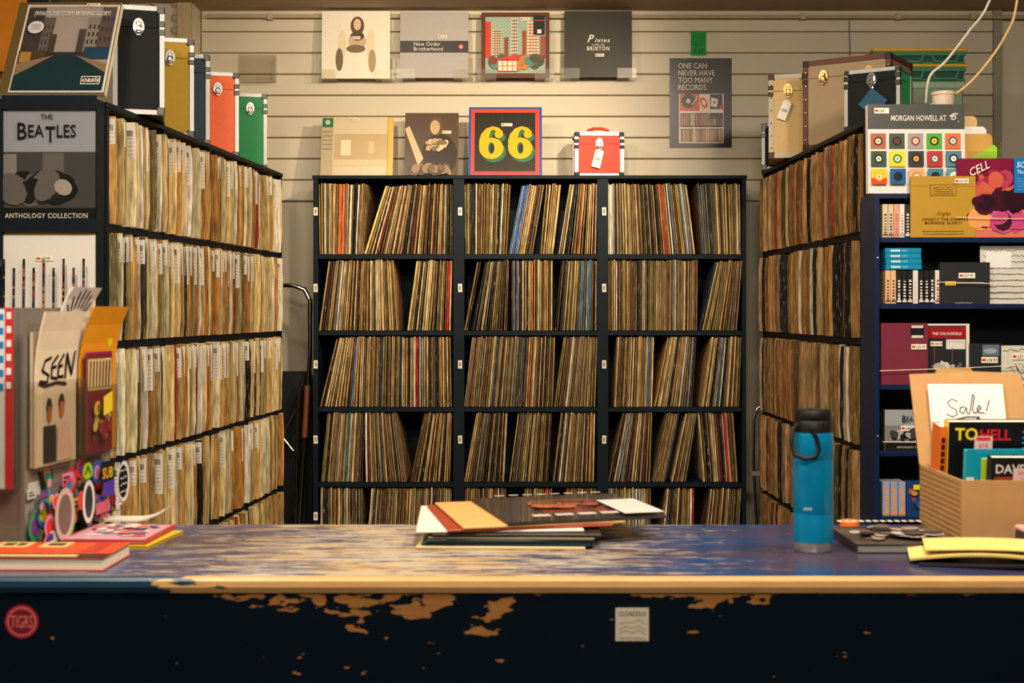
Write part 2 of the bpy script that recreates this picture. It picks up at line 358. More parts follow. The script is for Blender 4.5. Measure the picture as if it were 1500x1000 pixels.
# back unit: segments as (zoom frame, bottom x0,x1, top x0,x1, accents[(fraction, colour, mm)])
Zm = {5: (450, 3.409), 7: (860, 3.409), 6: (450, 3.333), 8: (860, 3.333)}
SEG = [
 [(0, 5, 60, 282, 56, 302, [(.12,'white',5),(.42,'orange',11),(.5,'orange',10),(.68,'white',5)]), (0, 5, 286, 545, 390, 578, [(.3,'maroon',5)]), (0, 5, 548, 727, 580, 727, []),
  (1, 5, 788, 1000, 784, 1020, [(.82,'white',6)]), (1, 5, 1006, 1130, 1072, 1188, [(.04,'blue',7),(.13,'blue',7),(.22,'blue',7),(.3,'blue',6)]), (1, 5, 1164, 1230, 1194, 1272, []), (1, 5, 1256, 1446, 1312, 1450, [(.5,'orange',5)]),
  (2, 7, 106, 545, 106, 500, [(.0,'white',5),(.03,'white',5),(.06,'white',5),(.66,'red',12),(.7,'orange',5),(.78,'grey',8),(.86,'yellow',4),(.9,'steel',11),(.95,'grey',10)]), (2, 7, 574, 775, 548, 772, [(.03,'steel',5),(.08,'steel',5),(.13,'steel',5),(.9,'white',6)])],
 [(0, 5, 57, 455, 105, 432, [(.22,'white',6),(.47,'maroon',5)]), (0, 5, 500, 718, 546, 724, [(.92,'red',6)]),
  (1, 5, 785, 803, 850, 872, []), (1, 5, 826, 1002, 890, 1010, []), (1, 5, 1020, 1225, 1020, 1228, [(.07,'steel',6),(.15,'steel',6),(.27,'white',13),(.4,'black',6),(.5,'orange',6)]), (1, 5, 1236, 1446, 1270, 1448, [(.62,'steel',7),(.7,'steel',6),(.78,'steel',6),(.85,'steel',5)]),
  (2, 7, 108, 552, 108, 556, [(.1,'white',5),(.67,'maroon',5),(.75,'white',5)]), (2, 7, 560, 752, 640, 776, [(.9,'mauve',5)])],
 [(0, 6, 60, 248, 142, 262, [(.8,'blue',9)]), (0, 6, 252, 706, 264, 700, [(.3,'black',8),(.6,'white',5),(.62,'red',17),(.7,'white',5)]),
  (1, 6, 766, 1200, 805, 1212, [(.07,'maroon',8),(.55,'grey',6),(.64,'steel',6),(.72,'orange',6)]), (1, 6, 1206, 1410, 1252, 1420, [(.3,'white',9)]),
  (2, 8, 130, 320, 146, 330, [(.9,'navy',6)] if False else [(.9,'steel',5)]), (2, 8, 330, 522, 396, 540, [(.85,'grey',7)]), (2, 8, 556, 746, 606, 756, [(.4,'grey',9)])],
 [(0, 6, 65, 272, 98, 285, [(.6,'teal',13)]), (0, 6, 285, 486, 282, 440, []), (0, 6, 502, 700, 572, 708, []),
  (1, 6, 766, 966, 826, 980, []), (1, 6, 986, 1182, 1030, 1198, []), (1, 6, 1200, 1406, 1240, 1412, [(.15,'white',6)]),
  (2, 8, 105, 312, 176, 320, [(.2,'grey',12),(.28,'grey',8)]), (2, 8, 318, 386, 384, 456, []), (2, 8, 414, 490, 484, 542, []), (2, 8, 570, 742, 542, 720, [(.2,'black',14),(.72,'crimson',13)])],
 [(0, 6, 64, 272, 66, 272, []), (0, 6, 285, 708, 312, 710, []), (1, 6, 764, 970, 770, 974, []), (1, 6, 1050, 1190, 1062, 1196, [(.8,'red',9)]), (1, 6, 1250, 1406, 1266, 1410, [(.05,'red',7)]),
  (2, 8, 105, 312, 105, 316, [(.5+.07*i,'white',5) for i in range(6)]), (2, 8, 348, 526, 385, 526, [(.86,'white',6),(.97,'crimson',5)]), (2, 8, 560, 742, 600, 758, [])]]
recs = []
for row, segs in enumerate(SEG):
    for bay, zm, b0, b1, t0, t1, acc in segs:
        o0, sc = Zm[zm]; q = lambda zx: bx(o0+zx/sc)
        b0, b1, t0, t1 = q(b0), q(b1), q(t0), q(t1); span = min(b1-b0, t1-t0); n = max(2, int(span/.0076)); wts = [rnd.uniform(.55, 1.5) for _ in range(n)]
        acc = list(acc); S = sum(wts); pos = 0
        for i in range(n):
            f0 = pos/S; f1 = (pos+wts[i])/S; pos += wts[i]; fm = (f0+f1)/2
            xb = b0+(b1-b0)*f0; xt = t0+(t1-t0)*f0; th = (f1-f0)*span*rnd.uniform(.55, .92)
            nm, c = pick(PAL_B, rnd)
            for a in acc:
                if f0 <= a[0] < f1 or (a[0] == 0 and i == 0): nm, c = a[1], COL[a[1]]; th = max(th, min(a[2]*.001, (f1-f0)*span*1.0))
            s = max(-.35, min(.35, (xt-xb)/RH)); ang = math.asin(s)
            vis = RH if row < 4 else .12
            z = ROWS[row]+(th*math.sin(abs(ang)) if ang > 0 else 0)*1.0+.0005
            x = xb if ang >= 0 else xb+th*(1-math.cos(ang))
            recs.append(dict(o=Vector((X0, 5.78, 0)), rz=0, h=rnd.uniform(.985, 1.012), x=x, z=z, t=th, lean=ang, prot=rnd.uniform(-.012, .010), c=c, name=nm, row=row, bay=bay, g=rnd.randrange(14), show=th*vis*(1.6 if nm in COL else 1)))
BAYN = ['trolley-side bay', 'middle bay', 'bay by the folding steps']
place_records(recs, lambda r: '%s worn record on the %s shelf of the wall unit, %s' % (r['name'], ROWN[r['row']], BAYN[r['bay']]),
              lambda r: 'old records filed upright in the navy wall unit', 275, 'record_sleeve', 'record')
# side racks: many sleeves sticking out by different amounts
FILED = []
def side(L, bays, pal, origin, rz, under, labels):
    recs = FILED
    for row in range(5):
        for bi, (x0, x1) in enumerate(bays):
            x = x0+.004; lean = rnd.uniform(-.01, .01)
            while x < x1-.012:
                th = rnd.uniform(.005, .0085); big = rnd.random() < .36
                prot = rnd.uniform(.016, .036) if big else rnd.uniform(-.004, .010)
                d = origin[1]+x*math.sin(rz)
                if row == 4 and d < 4.65: x += th; continue
                vis = RH if row < 3 else (.22 if row == 3 else .1)
                nm, c = pick(pal, rnd); lean = max(-.022, min(.022, lean+rnd.uniform(-.006, .006)))
                if big and rnd.random() < .05: nm, c = rnd.choice([('white', COL['white']), ('rust', COL['rust']), ('black', COL['black'])])
                lab = rnd.randrange(3) if (big and rnd.random() < labels) else None
                recs.append(dict(o=Vector(origin), rz=rz, under=under, x=x, z=ROWS[row]+.001, t=th*.93, lean=lean, prot=prot, c=c, name=nm, row=row, bay=bi, g=rnd.randrange(14), lab=lab,
                                 show=(max(0, prot-.008)+th*.25)*vis/d/d*(1.5 if lab is not None else 1), h=rnd.uniform(.985, 1.012)))
                x += th*1.04
side(LN, [(.018, .475), (.485, .95), (.96, 1.43), (1.44, LN-.016)], PAL_L, (-1.213, 3.75, 0), LA, 'coloured cases', .75)
side(RN, [(.016, .5), (.51, 1.0), (1.01, RN-.02)], PAL_R, (1.03, 5.62, 0), RA, 'brown trunk', .0)
SECT = {'coloured cases': ['section by the display rack', 'second section', 'third section', 'section by the trolley'], 'brown trunk': ['section by the steps', 'middle section', 'section by the tape shelves']}
place_records(FILED, lambda r: '%s %s sleeve, %s shelf under the %s, %s' % (r['name'], 'barcode-labelled' if r.get('lab') is not None else 'filed record', ROWN[r['row']], r['under'], SECT[r['under']][r['bay']]),
              lambda r: 'record sleeves filed in the rack under the '+r['under'], 300, 'filing_sleeve', 'record')

# ------------------------------------------------------------------ record cases
def latch(parent, x, y, z, m=CHROME, s=1.0):
    b = MB(); pts = [(.017*s*math.sin(a)*(1 if math.cos(a) > -.4 else .7), .028*s*math.cos(a)) for a in [2*math.pi*k/14 for k in range(14)]]
    b.prism(pts, -.003, 0, m); b.box(-.008*s, .008*s, -.010, -.003, -.012*s, .016*s, m, .002)
    b.tube([(.009*s*math.cos(a), -.011, -.008*s+.012*s*math.sin(a)) for a in [2*math.pi*k/12 for k in range(12)]], .0025, m, 6, True)
    b.box(-.004*s, .004*s, -.008, -.003, -.027*s, -.012*s, m, .001)
    o = b.build('latch', parent); o.location = (x, y, z); return o
def case(label, wd, dp, ht, loc, rz, col, trim=ALU, corner=DARKMET, latches=(0,), handle=None, side_col=None, split=.2, rivets=False, tw=.014, group='record carrying cases', name='record_case', cs=.024, lm=CHROME):
    t = empty(name, loc, rz, label, 'record case', group); m = mat(col, .5, 0, .08, 60, .05, spec=.12 if sum(col) < 80 else .28); m2 = mat(side_col, .5) if side_col else m
    zs = ht*(1-split); e = .003
    for nm, z0, z1 in (('body', e, zs-.001), ('lid', zs+.001, ht-e)):
        b = MB(); b.box(-wd/2+e, wd/2-e, e, dp-e, z0, z1, m2 if side_col else m)
        o = b.build(nm, t)
        if side_col: b2 = MB(); b2.box(-wd/2+e+.001, wd/2-e-.001, e-.0012, e, z0, z1, m); b2.build('front_panel', t)
    b = MB(); a = wd/2
    for z in (0, ht-tw):
        b.box(-a, a, 0, .006, z, z+tw, trim); b.box(-a, a, dp-.006, dp, z, z+tw, trim)
        b.box(-a, -a+.006, .006, dp-.006, z, z+tw, trim); b.box(a-.006, a, .006, dp-.006, z, z+tw, trim)
    for x in (-a, a-tw):
        for y0, y1 in ((0, .006), (dp-.006, dp)): b.box(x, x+tw, y0, y1, tw, ht-tw, trim)
    for x in (-a, a-.006):
        for y in (.006, dp-.006-tw): b.box(x, x+.006, y, y+tw, tw, ht-tw, trim)
    b.build('edge_trim', t)
    for sx in (-1, 1):
        for y in (0, dp):
            for z in (0, ht):
                b = MB(); xx = sx*a
                b.box(min(xx+sx*.0015, xx-sx*cs), max(xx+sx*.0015, xx-sx*cs), y-.0015 if y == 0 else y-cs, cs if y == 0 else y+.0015, z-.001 if z == 0 else z-cs, cs if z == 0 else z+.001, corner, .003)
                b.build('corner', t)
        b = MB(); 
        for z in (zs-.022, zs+.004): b.box(sx*a-(.002 if sx < 0 else .018), sx*a+(.018 if sx < 0 else .002), -.002, .014, z, z+.018, corner, .002)
        b.build('hinge_plate', t)
    if rivets:
        b = MB(); b.lathe([(.0045, 0), (.004, .002), (.001, .0035)], mat((200, 160, 90), .3, .9), 8); rv = b.build('rivet', t)
        for i in range(12):
            o = rv if i == 0 else rv.copy()
            if i: C.objects.link(o)
            o.location = ((-1 if i < 6 else 1)*(a-tw/2), -.0002, ht*(.12+.15*(i % 6))); o.rotation_euler = (math.pi/2, 0, 0)
    for x in latches: latch(t, x*wd, 0, zs, lm)
    if handle:
        b = MB(); b.tube([(-.05, dp/2, ht), (-.045, dp/2, ht+.016), (-.02, dp/2, ht+.024), (.02, dp/2, ht+.024), (.045, dp/2, ht+.016), (.05, dp/2, ht)], .007, mat(handle, .5), 8); b.build('handle', t)
    return t
TZ = 2.0035
def hung_tag(parent, x, z, rot, wd=.035, ht=.07, col=(232, 228, 215), y=-.013):
    b = MB(); b.prism([(-wd/2, 0), (-wd/2+.008, .008), (wd/2-.008, .008), (wd/2, 0), (wd/2, -ht), (-wd/2, -ht)], 0, .0008, mat(col, .5))
    o = b.build('price_tag', parent); o.location = (x, y, z); o.rotation_euler = (0, rot, 0)
    a = Art(.5); rd = random.Random(3); u = -wd*.3; L = []
    while u < wd*.3: d = rd.uniform(.0008, .002); L.append((u, -ht*.55, u+d, -ht*.38)); u += d*2
    a.rects(L, (50, 46, 44)); a.build('barcode', o)
    return o
def aisle_case(label, wd, dp, ht, at, ang, col, trim=ALU, side=1, **kw):
    c, n = math.cos(ang), math.sin(ang)
    return case(label, wd, dp, ht, (at[0]-side*c*wd/2, at[1]-side*n*wd/2, TZ), ang, col, trim, **kw)
WT = mat((196, 196, 190), .4, .3)
aisle_case('black record case with silver edges behind the street-scene box set', .152, .33, .333, (-1.114, 4.0), .272, (12, 15, 18))
aisle_case('mustard yellow record case with white-silver edges on the rack', .16, .2, .343, (-1.156, 4.52), .25, (168, 132, 14), WT)
aisle_case('dark teal record case between the mustard and orange cases', .15, .3, .333, (-1.157, 4.75), .24, (18, 44, 58))
aisle_case('orange record case with silver edges on the rack', .16, .33, .333, (-1.13, 5.11), .22, (238, 104, 58), WT)
aisle_case('green record case with silver edges at the rack end', .14, .3, .325, (-1.109, 5.56), .2, (16, 124, 62))
BRASS = mat((150, 116, 70), .3, .9)
c = aisle_case('beige fabric record case with studded edges and white price tag', .15, .3, .33, (.961, 5.13), -.19, (206, 172, 112), mat((190, 180, 160), .5), -1, corner=mat((70, 48, 34), .5), rivets=True, tw=.018, lm=BRASS)
hung_tag(c, -.002, .215, .38)
aisle_case('black record case with silver edges behind the beige case', .16, .15, .2, (1.012, 5.56), -.18, (16, 18, 20), ALU, -1)
a = -math.radians(32.8); ca, sa = math.cos(a), math.sin(a)
tl = Vector((1.045, 4.89, TZ)); case('large fabric trunk with brown leather edges, rivets and handle', .334, .27, .335, tl+Vector((ca, sa, 0))*.167, a, (150, 128, 96), mat((92, 48, 34), .5), mat((34, 24, 20), .5), latches=(-.26, .26), handle=(190, 140, 120), rivets=True, tw=.02, group='record carrying cases', name='travel_trunk', lm=BRASS)
tl = Vector((1.074, 4.372, TZ)); c = case('small singles case, black front and green side, with blue tag', .188, .145, .203, tl+Vector((ca, sa, 0))*.094, a, (12, 16, 18), ALU, DARKMET, side_col=(24, 142, 78), tw=.012, cs=.018)
b = MB(); b.box(-.035, .035, 0, .001, -.035, .035, mat((12, 66, 92), .5)); o = b.build('price_tag', c); o.location = (.008, -.014, .088); o.rotation_euler = (0, .72, 0)

# ------------------------------------------------------------------ things on the back wall and on top of the wall unit
WY = 6.117
def holder(x, z, label):
    t = empty('acrylic_holder', (x, 0, z), 0, label, 'record holder', 'clear acrylic record holders'); m = acrylic()
    b = MB(); b.box(-.045, .045, WY-.004, WY-.001, 0, .11, m); b.build('back_plate', t)
    b = MB(); b.box(-.045, .045, WY-.075, WY-.004, 0, .003, m); b.build('ledge', t)
    b = MB(); b.box(-.045, .045, WY-.078, WY-.075, 0, .045, m); b.build('front_lip', t)
    return t
def wall_lp(px0, px1, py0, py1, label, art_fn, col, price=None):
    y = 6.05; p0 = P(px0, py1, y); p1 = P(px1, py0, y); wd = p1.x-p0.x; ht = p1.z-p0.z
    a = Art(.4); art_fn(a, wd, ht)
    o = sleeve('record_sleeve', label, 'record', wd, ht, .008, ((p0.x+p1.x)/2, y, p0.z), 0, .05, col, 'records displayed face-out on the slatted wall', a)
    if price: sticker(o, price[0]*wd, price[1]*ht, price[2])
    for k, x in enumerate((p0.x+.025, p1.x-.025)):
        holder(x, p0.z-.004, 'clear acrylic holder under the %s' % label.split(' on ')[0])
    return o
SEP = (110, 88, 58)
def art_a(a, w, h):
    a.rect(-w/2, 0, w/2, h, (232, 222, 200))
    for e in ((.02, .78, .1, .14, (92, 72, 52)), (.02, .8, .055, .085, (214, 190, 150)), (.02, .55, .13, .14, (196, 170, 130)), (.02, .63, .1, .07, (80, 64, 46)), (0, .44, .14, .06, (120, 94, 62)), (-.2, .5, .06, .22, (222, 204, 170)), (.22, .5, .06, .22, (222, 204, 170)), (-.24, .28, .055, .17, (118, 92, 60)), (.24, .26, .055, .17, (170, 140, 96))):
        a.ell(e[0]*w, e[1]*h, e[2]*w, e[3]*h, e[4])
def art_b(a, w, h):
    a.rect(-w/2, 0, w/2, h, (170, 164, 158)); a.rect(-w/2, .38*h, w/2, .56*h, (58, 56, 58))
    a.text('New Order', -.3*w, .485*h, .026, (226, 220, 210), 'l', -.004); a.text('Brotherhood', -.3*w, .41*h, .026, (226, 220, 210), 'l', -.004)
    a.ell(.39*w, .47*h, .036*w, .036*h, (216, 92, 70)); a.ell(.39*w, .47*h, .014*w, .014*h, (236, 220, 200))
def art_c(a, w, h):
    a.rect(-w/2, 0, w/2, h, (92, 44, 24)); a.rect(-.44*w, .07*h, .44*w, .93*h, (150, 170, 150))
    for x0, x1, z1, c, g in ((-.44, -.36, .86, (200, 60, 36), 0), (-.34, -.2, .74, (214, 196, 160), 1), (-.17, -.1, .62, (190, 120, 90), 1), (-.06, .03, .92, (214, 206, 180), 1), (.1, .16, .72, (150, 70, 40), 0), (.17, .34, .86, (222, 200, 170), 2), (.36, .44, .64, (206, 120, 80), 1)):
        a.rect(x0*w, .3*h, x1*w, z1*h, c)
        if g:
            n = 12; L = [(x0*w, (.3+(z1-.3)*i/n)*h, x1*w, (.3+(z1-.3)*i/n+.012)*h) for i in range(n)]
            L += [((x0+(x1-x0)*i/4)*w, .3*h, (x0+(x1-x0)*i/4+.008)*w, z1*h) for i in range(1, 4)]
            a.rects(L, (150, 60, 40) if g == 2 else (90, 60, 44))
    a.blobs(-.44*w, .08*h, .44*w, .4*h, [(90, 90, 60), (190, 120, 50), (80, 130, 116), (120, 60, 40), (60, 80, 60)], 34, .03, random.Random(2))
    a.poly([(-.26*w, .27*h), (.05*w, .27*h), (.1*w, .35*h), (-.05*w, .34*h)], (206, 54, 40)); a.rect(-.26*w, .09*h, .03*w, .26*h, (200, 60, 46))
    a.rects([((-.25+.07*i)*w, (.1+.08*j)*h, (-.19+.07*i)*w, (.17+.08*j)*h) for i in range(4) for j in range(2)], (226, 212, 180))
    a.rect(.27*w, .65*h, .43*w, .94*h, (30, 24, 24)); a.rect(.28*w, .86*h, .42*w, .875*h, (180, 50, 50)); a.rect(.32*w, .67*h, .38*w, .73*h, (220, 214, 200))
def art_d(a, w, h):
    a.rect(-w/2, 0, w/2, h, (46, 44, 34)); a.text('P', -.16*w, .53*h, .05, (228, 220, 196), 'l', .012, 1, .35); a.text('ixies', -.05*w, .53*h, .028, (228, 220, 196), 'l', .01, 1.2, .3, 1.15)
    a.text('LIVE IN', 0, .475*h, .013, (228, 220, 196), 'c', .01, 1.1, 0, 1.3); a.text('BRIXTON', 0, .405*h, .026, (228, 220, 196), 'c', .02, .8, 0, 1.25)
wall_lp(471, 571, 15, 115, 'white sleeve with a sepia figure on the slatted wall', art_a, (226, 214, 190), (.0, .6, '£27.99'))
wall_lp(586, 686, 16, 114, 'pale grey sleeve with a dark band on the slatted wall', art_b, (170, 164, 158), (.12, .62, '£23.99'))
wall_lp(705, 805, 17, 114, 'colourful city-scene sleeve on the slatted wall', art_c, (92, 44, 24), (.14, .9, '£32.99'))
wall_lp(827, 926, 15, 113, 'dark olive sleeve with cream lettering on the slatted wall', art_d, (46, 44, 34), (.02, .33, '£29.99'))
p = P(347, 118, 6.06)
t = empty('acrylic_rack', (P(374, 118, 6.06).x, 0, p.z), 0, 'empty clear acrylic pocket on the slatted wall beside the green case', 'leaflet holder'); m = acrylic()
b = MB(); b.box(-.09, .09, WY-.004, WY-.001, 0, .13, m); b.build('back_plate', t)
b = MB(); b.box(-.075, .085, WY-.09, WY-.004, 0, .003, m); b.build('ledge', t)
b = MB(); b.add([(-.075, WY-.09, 0), (.085, WY-.09, 0), (.075, WY-.11, .12), (-.065, WY-.11, .12)], [[0, 1, 2, 3]], m); b.box(.082, .085, WY-.09, WY-.004, .003, .12, m); b.build('front_panel', t)
# poster and green notice
p0 = P(981, 216, 6.11); p1 = P(1072, 85, 6.11); W = p1.x-p0.x; H = p1.z-p0.z
a = Art(.3); a.rect(-W/2, 0, W/2, H, (36, 33, 32))
for i, s in enumerate(('ONE CAN', 'NEVER HAVE', 'TOO MANY', 'RECORDS.')): a.text(s, -.36*W, H*(.885-.08*i), .037, (224, 212, 184), 'l', -.002, .82)
fx0, fx1 = -.35*W, .37*W
a.rect(fx0, .05*H, fx1, .6*H, (224, 208, 178)); a.rect(fx0+.004, .41*H, -.02*W, .6*H, (206, 72, 40)); a.ell(-.2*W, .52*H, .033, .033, (40, 34, 32)); a.ell(-.2*W, .52*H, .011, .011, (226, 170, 130))
a.line([(-.14*W, .48*H), (-.07*W, .545*H), (-.06*W, .58*H)], .004, (226, 214, 190)); a.rect(.15*W, .43*H, .35*W, .595*H, (40, 36, 34))
a.ell(.05*W, .5*H, .016, .028, (206, 72, 40), .4); a.ell(.05*W, .5*H, .008, .014, (224, 208, 178), .4); a.poly([(.16*W, .46*H), (.26*W, .45*H), (.28*W, .54*H), (.17*W, .56*H)], (226, 214, 196)); a.ell(.22*W, .505*H, .007, .007, (206, 72, 40)); a.ell(.345*W, .45*H, .011, .011, (206, 72, 40))
rd = random.Random(5)
for j, z0 in enumerate((.065, .235)):
    for i in range(3):
        x0 = fx0+.006+i*(fx1-fx0-.006)/3; x1 = x0+(fx1-fx0-.006)/3-.006; a.rect(x0, z0*H, x1, (z0+.145)*H, (44, 36, 30)); x = x0
        while x < x1-.003:
            if not (i == 2 and j == 1 and rd.random() < .5): a.rect(x, z0*H, x+.0032, (z0+(.135 if not (i == 2 and j == 1) else .08))*H, rd.choice([(200, 160, 110), (170, 130, 90), (120, 80, 60), (190, 90, 60), (214, 190, 150)]))
            x += .0042
o = sleeve('poster', 'dark poster reading one can never have too many records', 'poster', W, H, .003, ((p0.x+p1.x)/2, 6.1135, p0.z), 0, 0, (36, 33, 32), None, a)
p0 = P(1012, 81, 6.11); p1 = P(1035, 46, 6.11); W = p1.x-p0.x; H = p1.z-p0.z
a = Art(.6); a.rect(-W/2, 0, W/2, H, (20, 150, 66)); rd = random.Random(4)
for z in (.86, .72, .58): a.scrawl(-.42*W, .42*W, z*H, .011, (16, 50, 30), rd, .0014)
a.text('PRINT', 0, .4*H, .018, (16, 50, 30), 'c', 0, .9); a.text('£10', 0, .1*H, .034, (16, 50, 30), 'c', -.005, .9)
sleeve('price_notice', 'small green handwritten price notice above the poster', 'sign', W, H, .001, ((p0.x+p1.x)/2, 6.1155, p0.z), 0, 0, (20, 150, 66), None, a)
# on top of the wall unit
UT = 2.006
def stand(px0, px1, ytop, label, art_fn, col, Z=5.93, lean=.2, t=.006, price=None, name='record_sleeve', cat='record', group='records standing on the wall unit', hh=None):
    x0 = (px0-CX)*Z/F; x1 = (px1-CX)*Z/F; wd = x1-x0; zt = EYE+(CY-ytop)*(Z+.05)/F; ht = (zt-UT)/math.cos(lean)
    a = Art(.35); art_fn(a, wd, ht); o = sleeve(name, label, cat, wd, ht, t, ((x0+x1)/2, Z, UT+.0005), 0, lean, col, group, a)
    if price: sticker(o, price[0]*wd, price[1]*ht, price[2], price[3] if len(price) > 3 else .042)
    return o
def art_e(a, w, h):
    a.rect(-w/2, 0, w/2, h, (204, 186, 152)); a.rect(-w/2, 0, -.32*w, h, (178, 160, 128)); a.rect(-.5*w+.003, .83*h, -.33*w, .98*h, (30, 110, 66)); a.ell(-.41*w, .91*h, .012, .012, (200, 180, 160))
    a.rect(-.3*w, .2*h, .5*w, .72*h, (186, 160, 116)); a.rect(-.2*w, .37*h, -.05*w, .62*h, (224, 206, 168)); a.rect(.22*w, .4*h, .3*w, .6*h, (206, 180, 136)); a.rect(-.3*w, .2*h, .5*w, .3*h, (206, 182, 140))
    for i in range(5): a.rect(-.48*w, (.75-.07*i)*h, -.34*w, (.765-.07*i)*h, (140, 122, 98))
def art_f(a, w, h):
    a.rect(-w/2, 0, w/2, h, (82, 64, 46)); a.ell(.15*w, .35*h, .33*w, .33*h, (48, 36, 28)); rd = random.Random(8)
    a.poly([(-.5*w, .75*h), (-.42*w, .8*h), (-.15*w, .3*h), (-.25*w, .2*h)], (200, 176, 136)); a.ell(.08*w, .8*h, .13*w, .15*h, (96, 72, 50)); a.ell(.06*w, .78*h, .09*w, .11*h, (186, 156, 114))
    a.blobs(-.15*w, .38*h, .34*w, .62*h, [(206, 184, 144), (176, 150, 108), (120, 96, 66)], 40, .016, rd); a.blobs(-.48*w, .02*h, .45*w, .24*h, [(104, 82, 56), (70, 54, 40), (140, 114, 80)], 30, .03, rd)
def six(a, x, z, s, col):
    pts = []                                             # heavy numeral: bowl plus hooked stem

    bowl = [(x+.5*s*math.cos(t), z+.46*s+.46*s*math.sin(t)) for t in [2*math.pi*k/26 for k in range(26)]]
    a.poly(bowl, col)
    stem = [(x-.5*s, z+.46*s), (x-.5*s, z+.8*s), (x-.42*s, z+1.08*s), (x-.22*s, z+1.32*s), (x+.05*s, z+1.42*s), (x+.3*s, z+1.36*s), (x+.46*s, z+1.2*s), (x+.48*s, z+1.04*s), (x+.4*s, z+.92*s), (x+.26*s, z+.9*s), (x+.15*s, z+.98*s), (x+.14*s, z+1.1*s), (x+.2*s, z+1.2*s), (x+.08*s, z+1.28*s), (x-.04*s, z+1.2*s), (x-.1*s, z+.95*s), (x-.1*s, z+.6*s)]
    a.poly(stem, col)
def art_g(a, w, h):
    a.rect(-w/2, 0, w/2, h, (44, 74, 140)); a.rect(-.465*w, .025*h, .465*w, .97*h, (222, 66, 50)); a.rect(-.42*w, .07*h, .41*w, .92*h, (36, 32, 24))
    rd = random.Random(1); a.rects([(u*w, .07*h, u*w+.0012, .92*h) for u in [-.41+.02*i+rd.uniform(-.005, .005) for i in range(40)]], (56, 48, 34))
    for x in (-.19*w, .205*w):
        six(a, x+.035*w, .2*h, .33*w, (44, 104, 60)); six(a, x, .25*h, .33*w, (222, 166, 14)); a.ell(x+.0*w, .405*h, .045*w, .085*h, (44, 104, 60)); a.ell(x+.008*w, .4*h, .03*w, .07*h, (36, 32, 24))
stand(478, 575, 172, 'yellow-spined sleeve tucked behind the faded room-picture sleeve', lambda a, w, h: a.rect(-w/2, 0, w/2, h, (214, 170, 80)), (214, 170, 80), Z=5.962, t=.012)
stand(469, 566, 171, 'faded beige sleeve with a room picture on the wall unit', art_e, (214, 196, 160), Z=5.94, price=(-.0, .95, '£34.99'))
stand(592, 671, 165, 'sepia portrait-style sleeve with bright shrinkwrap on the wall unit', art_f, (226, 206, 168), Z=5.95, price=(.28, .7, '£28.99'))
stand(686, 794, 156, 'square sleeve with yellow 66 on black, red and blue border', art_g, (50, 84, 150), Z=5.86, t=.008, lean=.22, price=(.02, .74, '£24.99', .05))
Zr = 5.88; x0 = (842-CX)*Zr/F; x1 = (914-CX)*Zr/F
c = case('small red record case with silver edges and price tag', x1-x0, .15, .205, ((x0+x1)/2, Zr, UT), .03, (226, 62, 34), mat((222, 222, 216), .35, .3), BLACK, handle=(206, 60, 40), split=.27, tw=.016)
hung_tag(c, -.0, .115, .25, .04, .075)

# ------------------------------------------------------------------ display unit at the near end of the left rack
t = empty('display_rack', (0, 0, 0), 0, 'dark narrow face-out display rack at the end of the record rack', 'display rack')
xr = -1.214; xl = -1.60
b = MB(); b.box(xl, xr, 3.728, 3.740, 0, 2.0, NAVY); b.build('back_panel', t)
b = MB(); b.box(xr-.004, xr, 3.675, 3.727, 0, 2.0, NAVY); b.build('side_panel', t)
b = MB(); b.box(xl-.02, -1.4795, 3.665, 3.674, 0, 1.985, NAVY); b.build('side_panel', t)
for z in ROWS+[2.0]:
    b = MB(); b.box(xl, xr-.0045, 3.675, 3.727, z-.02, z, NAVY); b.build('shelf_board', t)
    b = MB(); b.box(-1.479, xr-.0005, 3.662, 3.674, z-.03, z+.008, NAVY); b.build('front_lip', t)
def facing(name, label, cat, px0, px1, py0, py1, Z, art_fn, col, t=.03, lean=0, group=None, price=None, z=None, rz=0, rough=.45, dx=0):
    p0 = P(px0, py1, Z); p1 = P(px1, py0, Z); wd = p1.x-p0.x; ht = (p1.z-(p0.z if z is None else z))/math.cos(lean)
    a = Art(.3); art_fn(a, wd, ht) if art_fn else None
    o = sleeve(name, label, cat, wd, ht, t, ((p0.x+p1.x)/2, Z, p0.z if z is None else z), rz, lean, col, group, a if art_fn else None, rough=rough)
    for pr in (price if isinstance(price, list) else [price] if price else []): sticker(o, pr[0]*wd, pr[1]*ht, pr[2], *(pr[3:] if len(pr) > 3 else ()))
    return o
def run(a, x, z, parts, col):                          # letters set one after another: (text, size, drop, narrowing)
    tot = []
    for t_, sz, dz, nx in parts:
        vs, _ = textmesh(t_, .008, 1); tot.append(((max(v[0] for v in vs)-min(v[0] for v in vs))*sz*nx, t_, sz, dz, nx))
    gap = parts[0][1]*.06; x -= (sum(q[0] for q in tot)+gap*(len(tot)-1))/2
    for wd, t_, sz, dz, nx in tot: a.text(t_, x, z-dz, sz, col, 'l', .008, nx); x += wd+gap
def logo(a, x, z, s, col):
    a.text('THE', x, z+s*1.0, s*.42, col, 'c', .005, .9)
    run(a, x, z, [('B', s*1.35, s*.12, .8), ('EA', s, 0, .8), ('T', s*1.3, s*.3, .75), ('LES', s, 0, .8)], col)
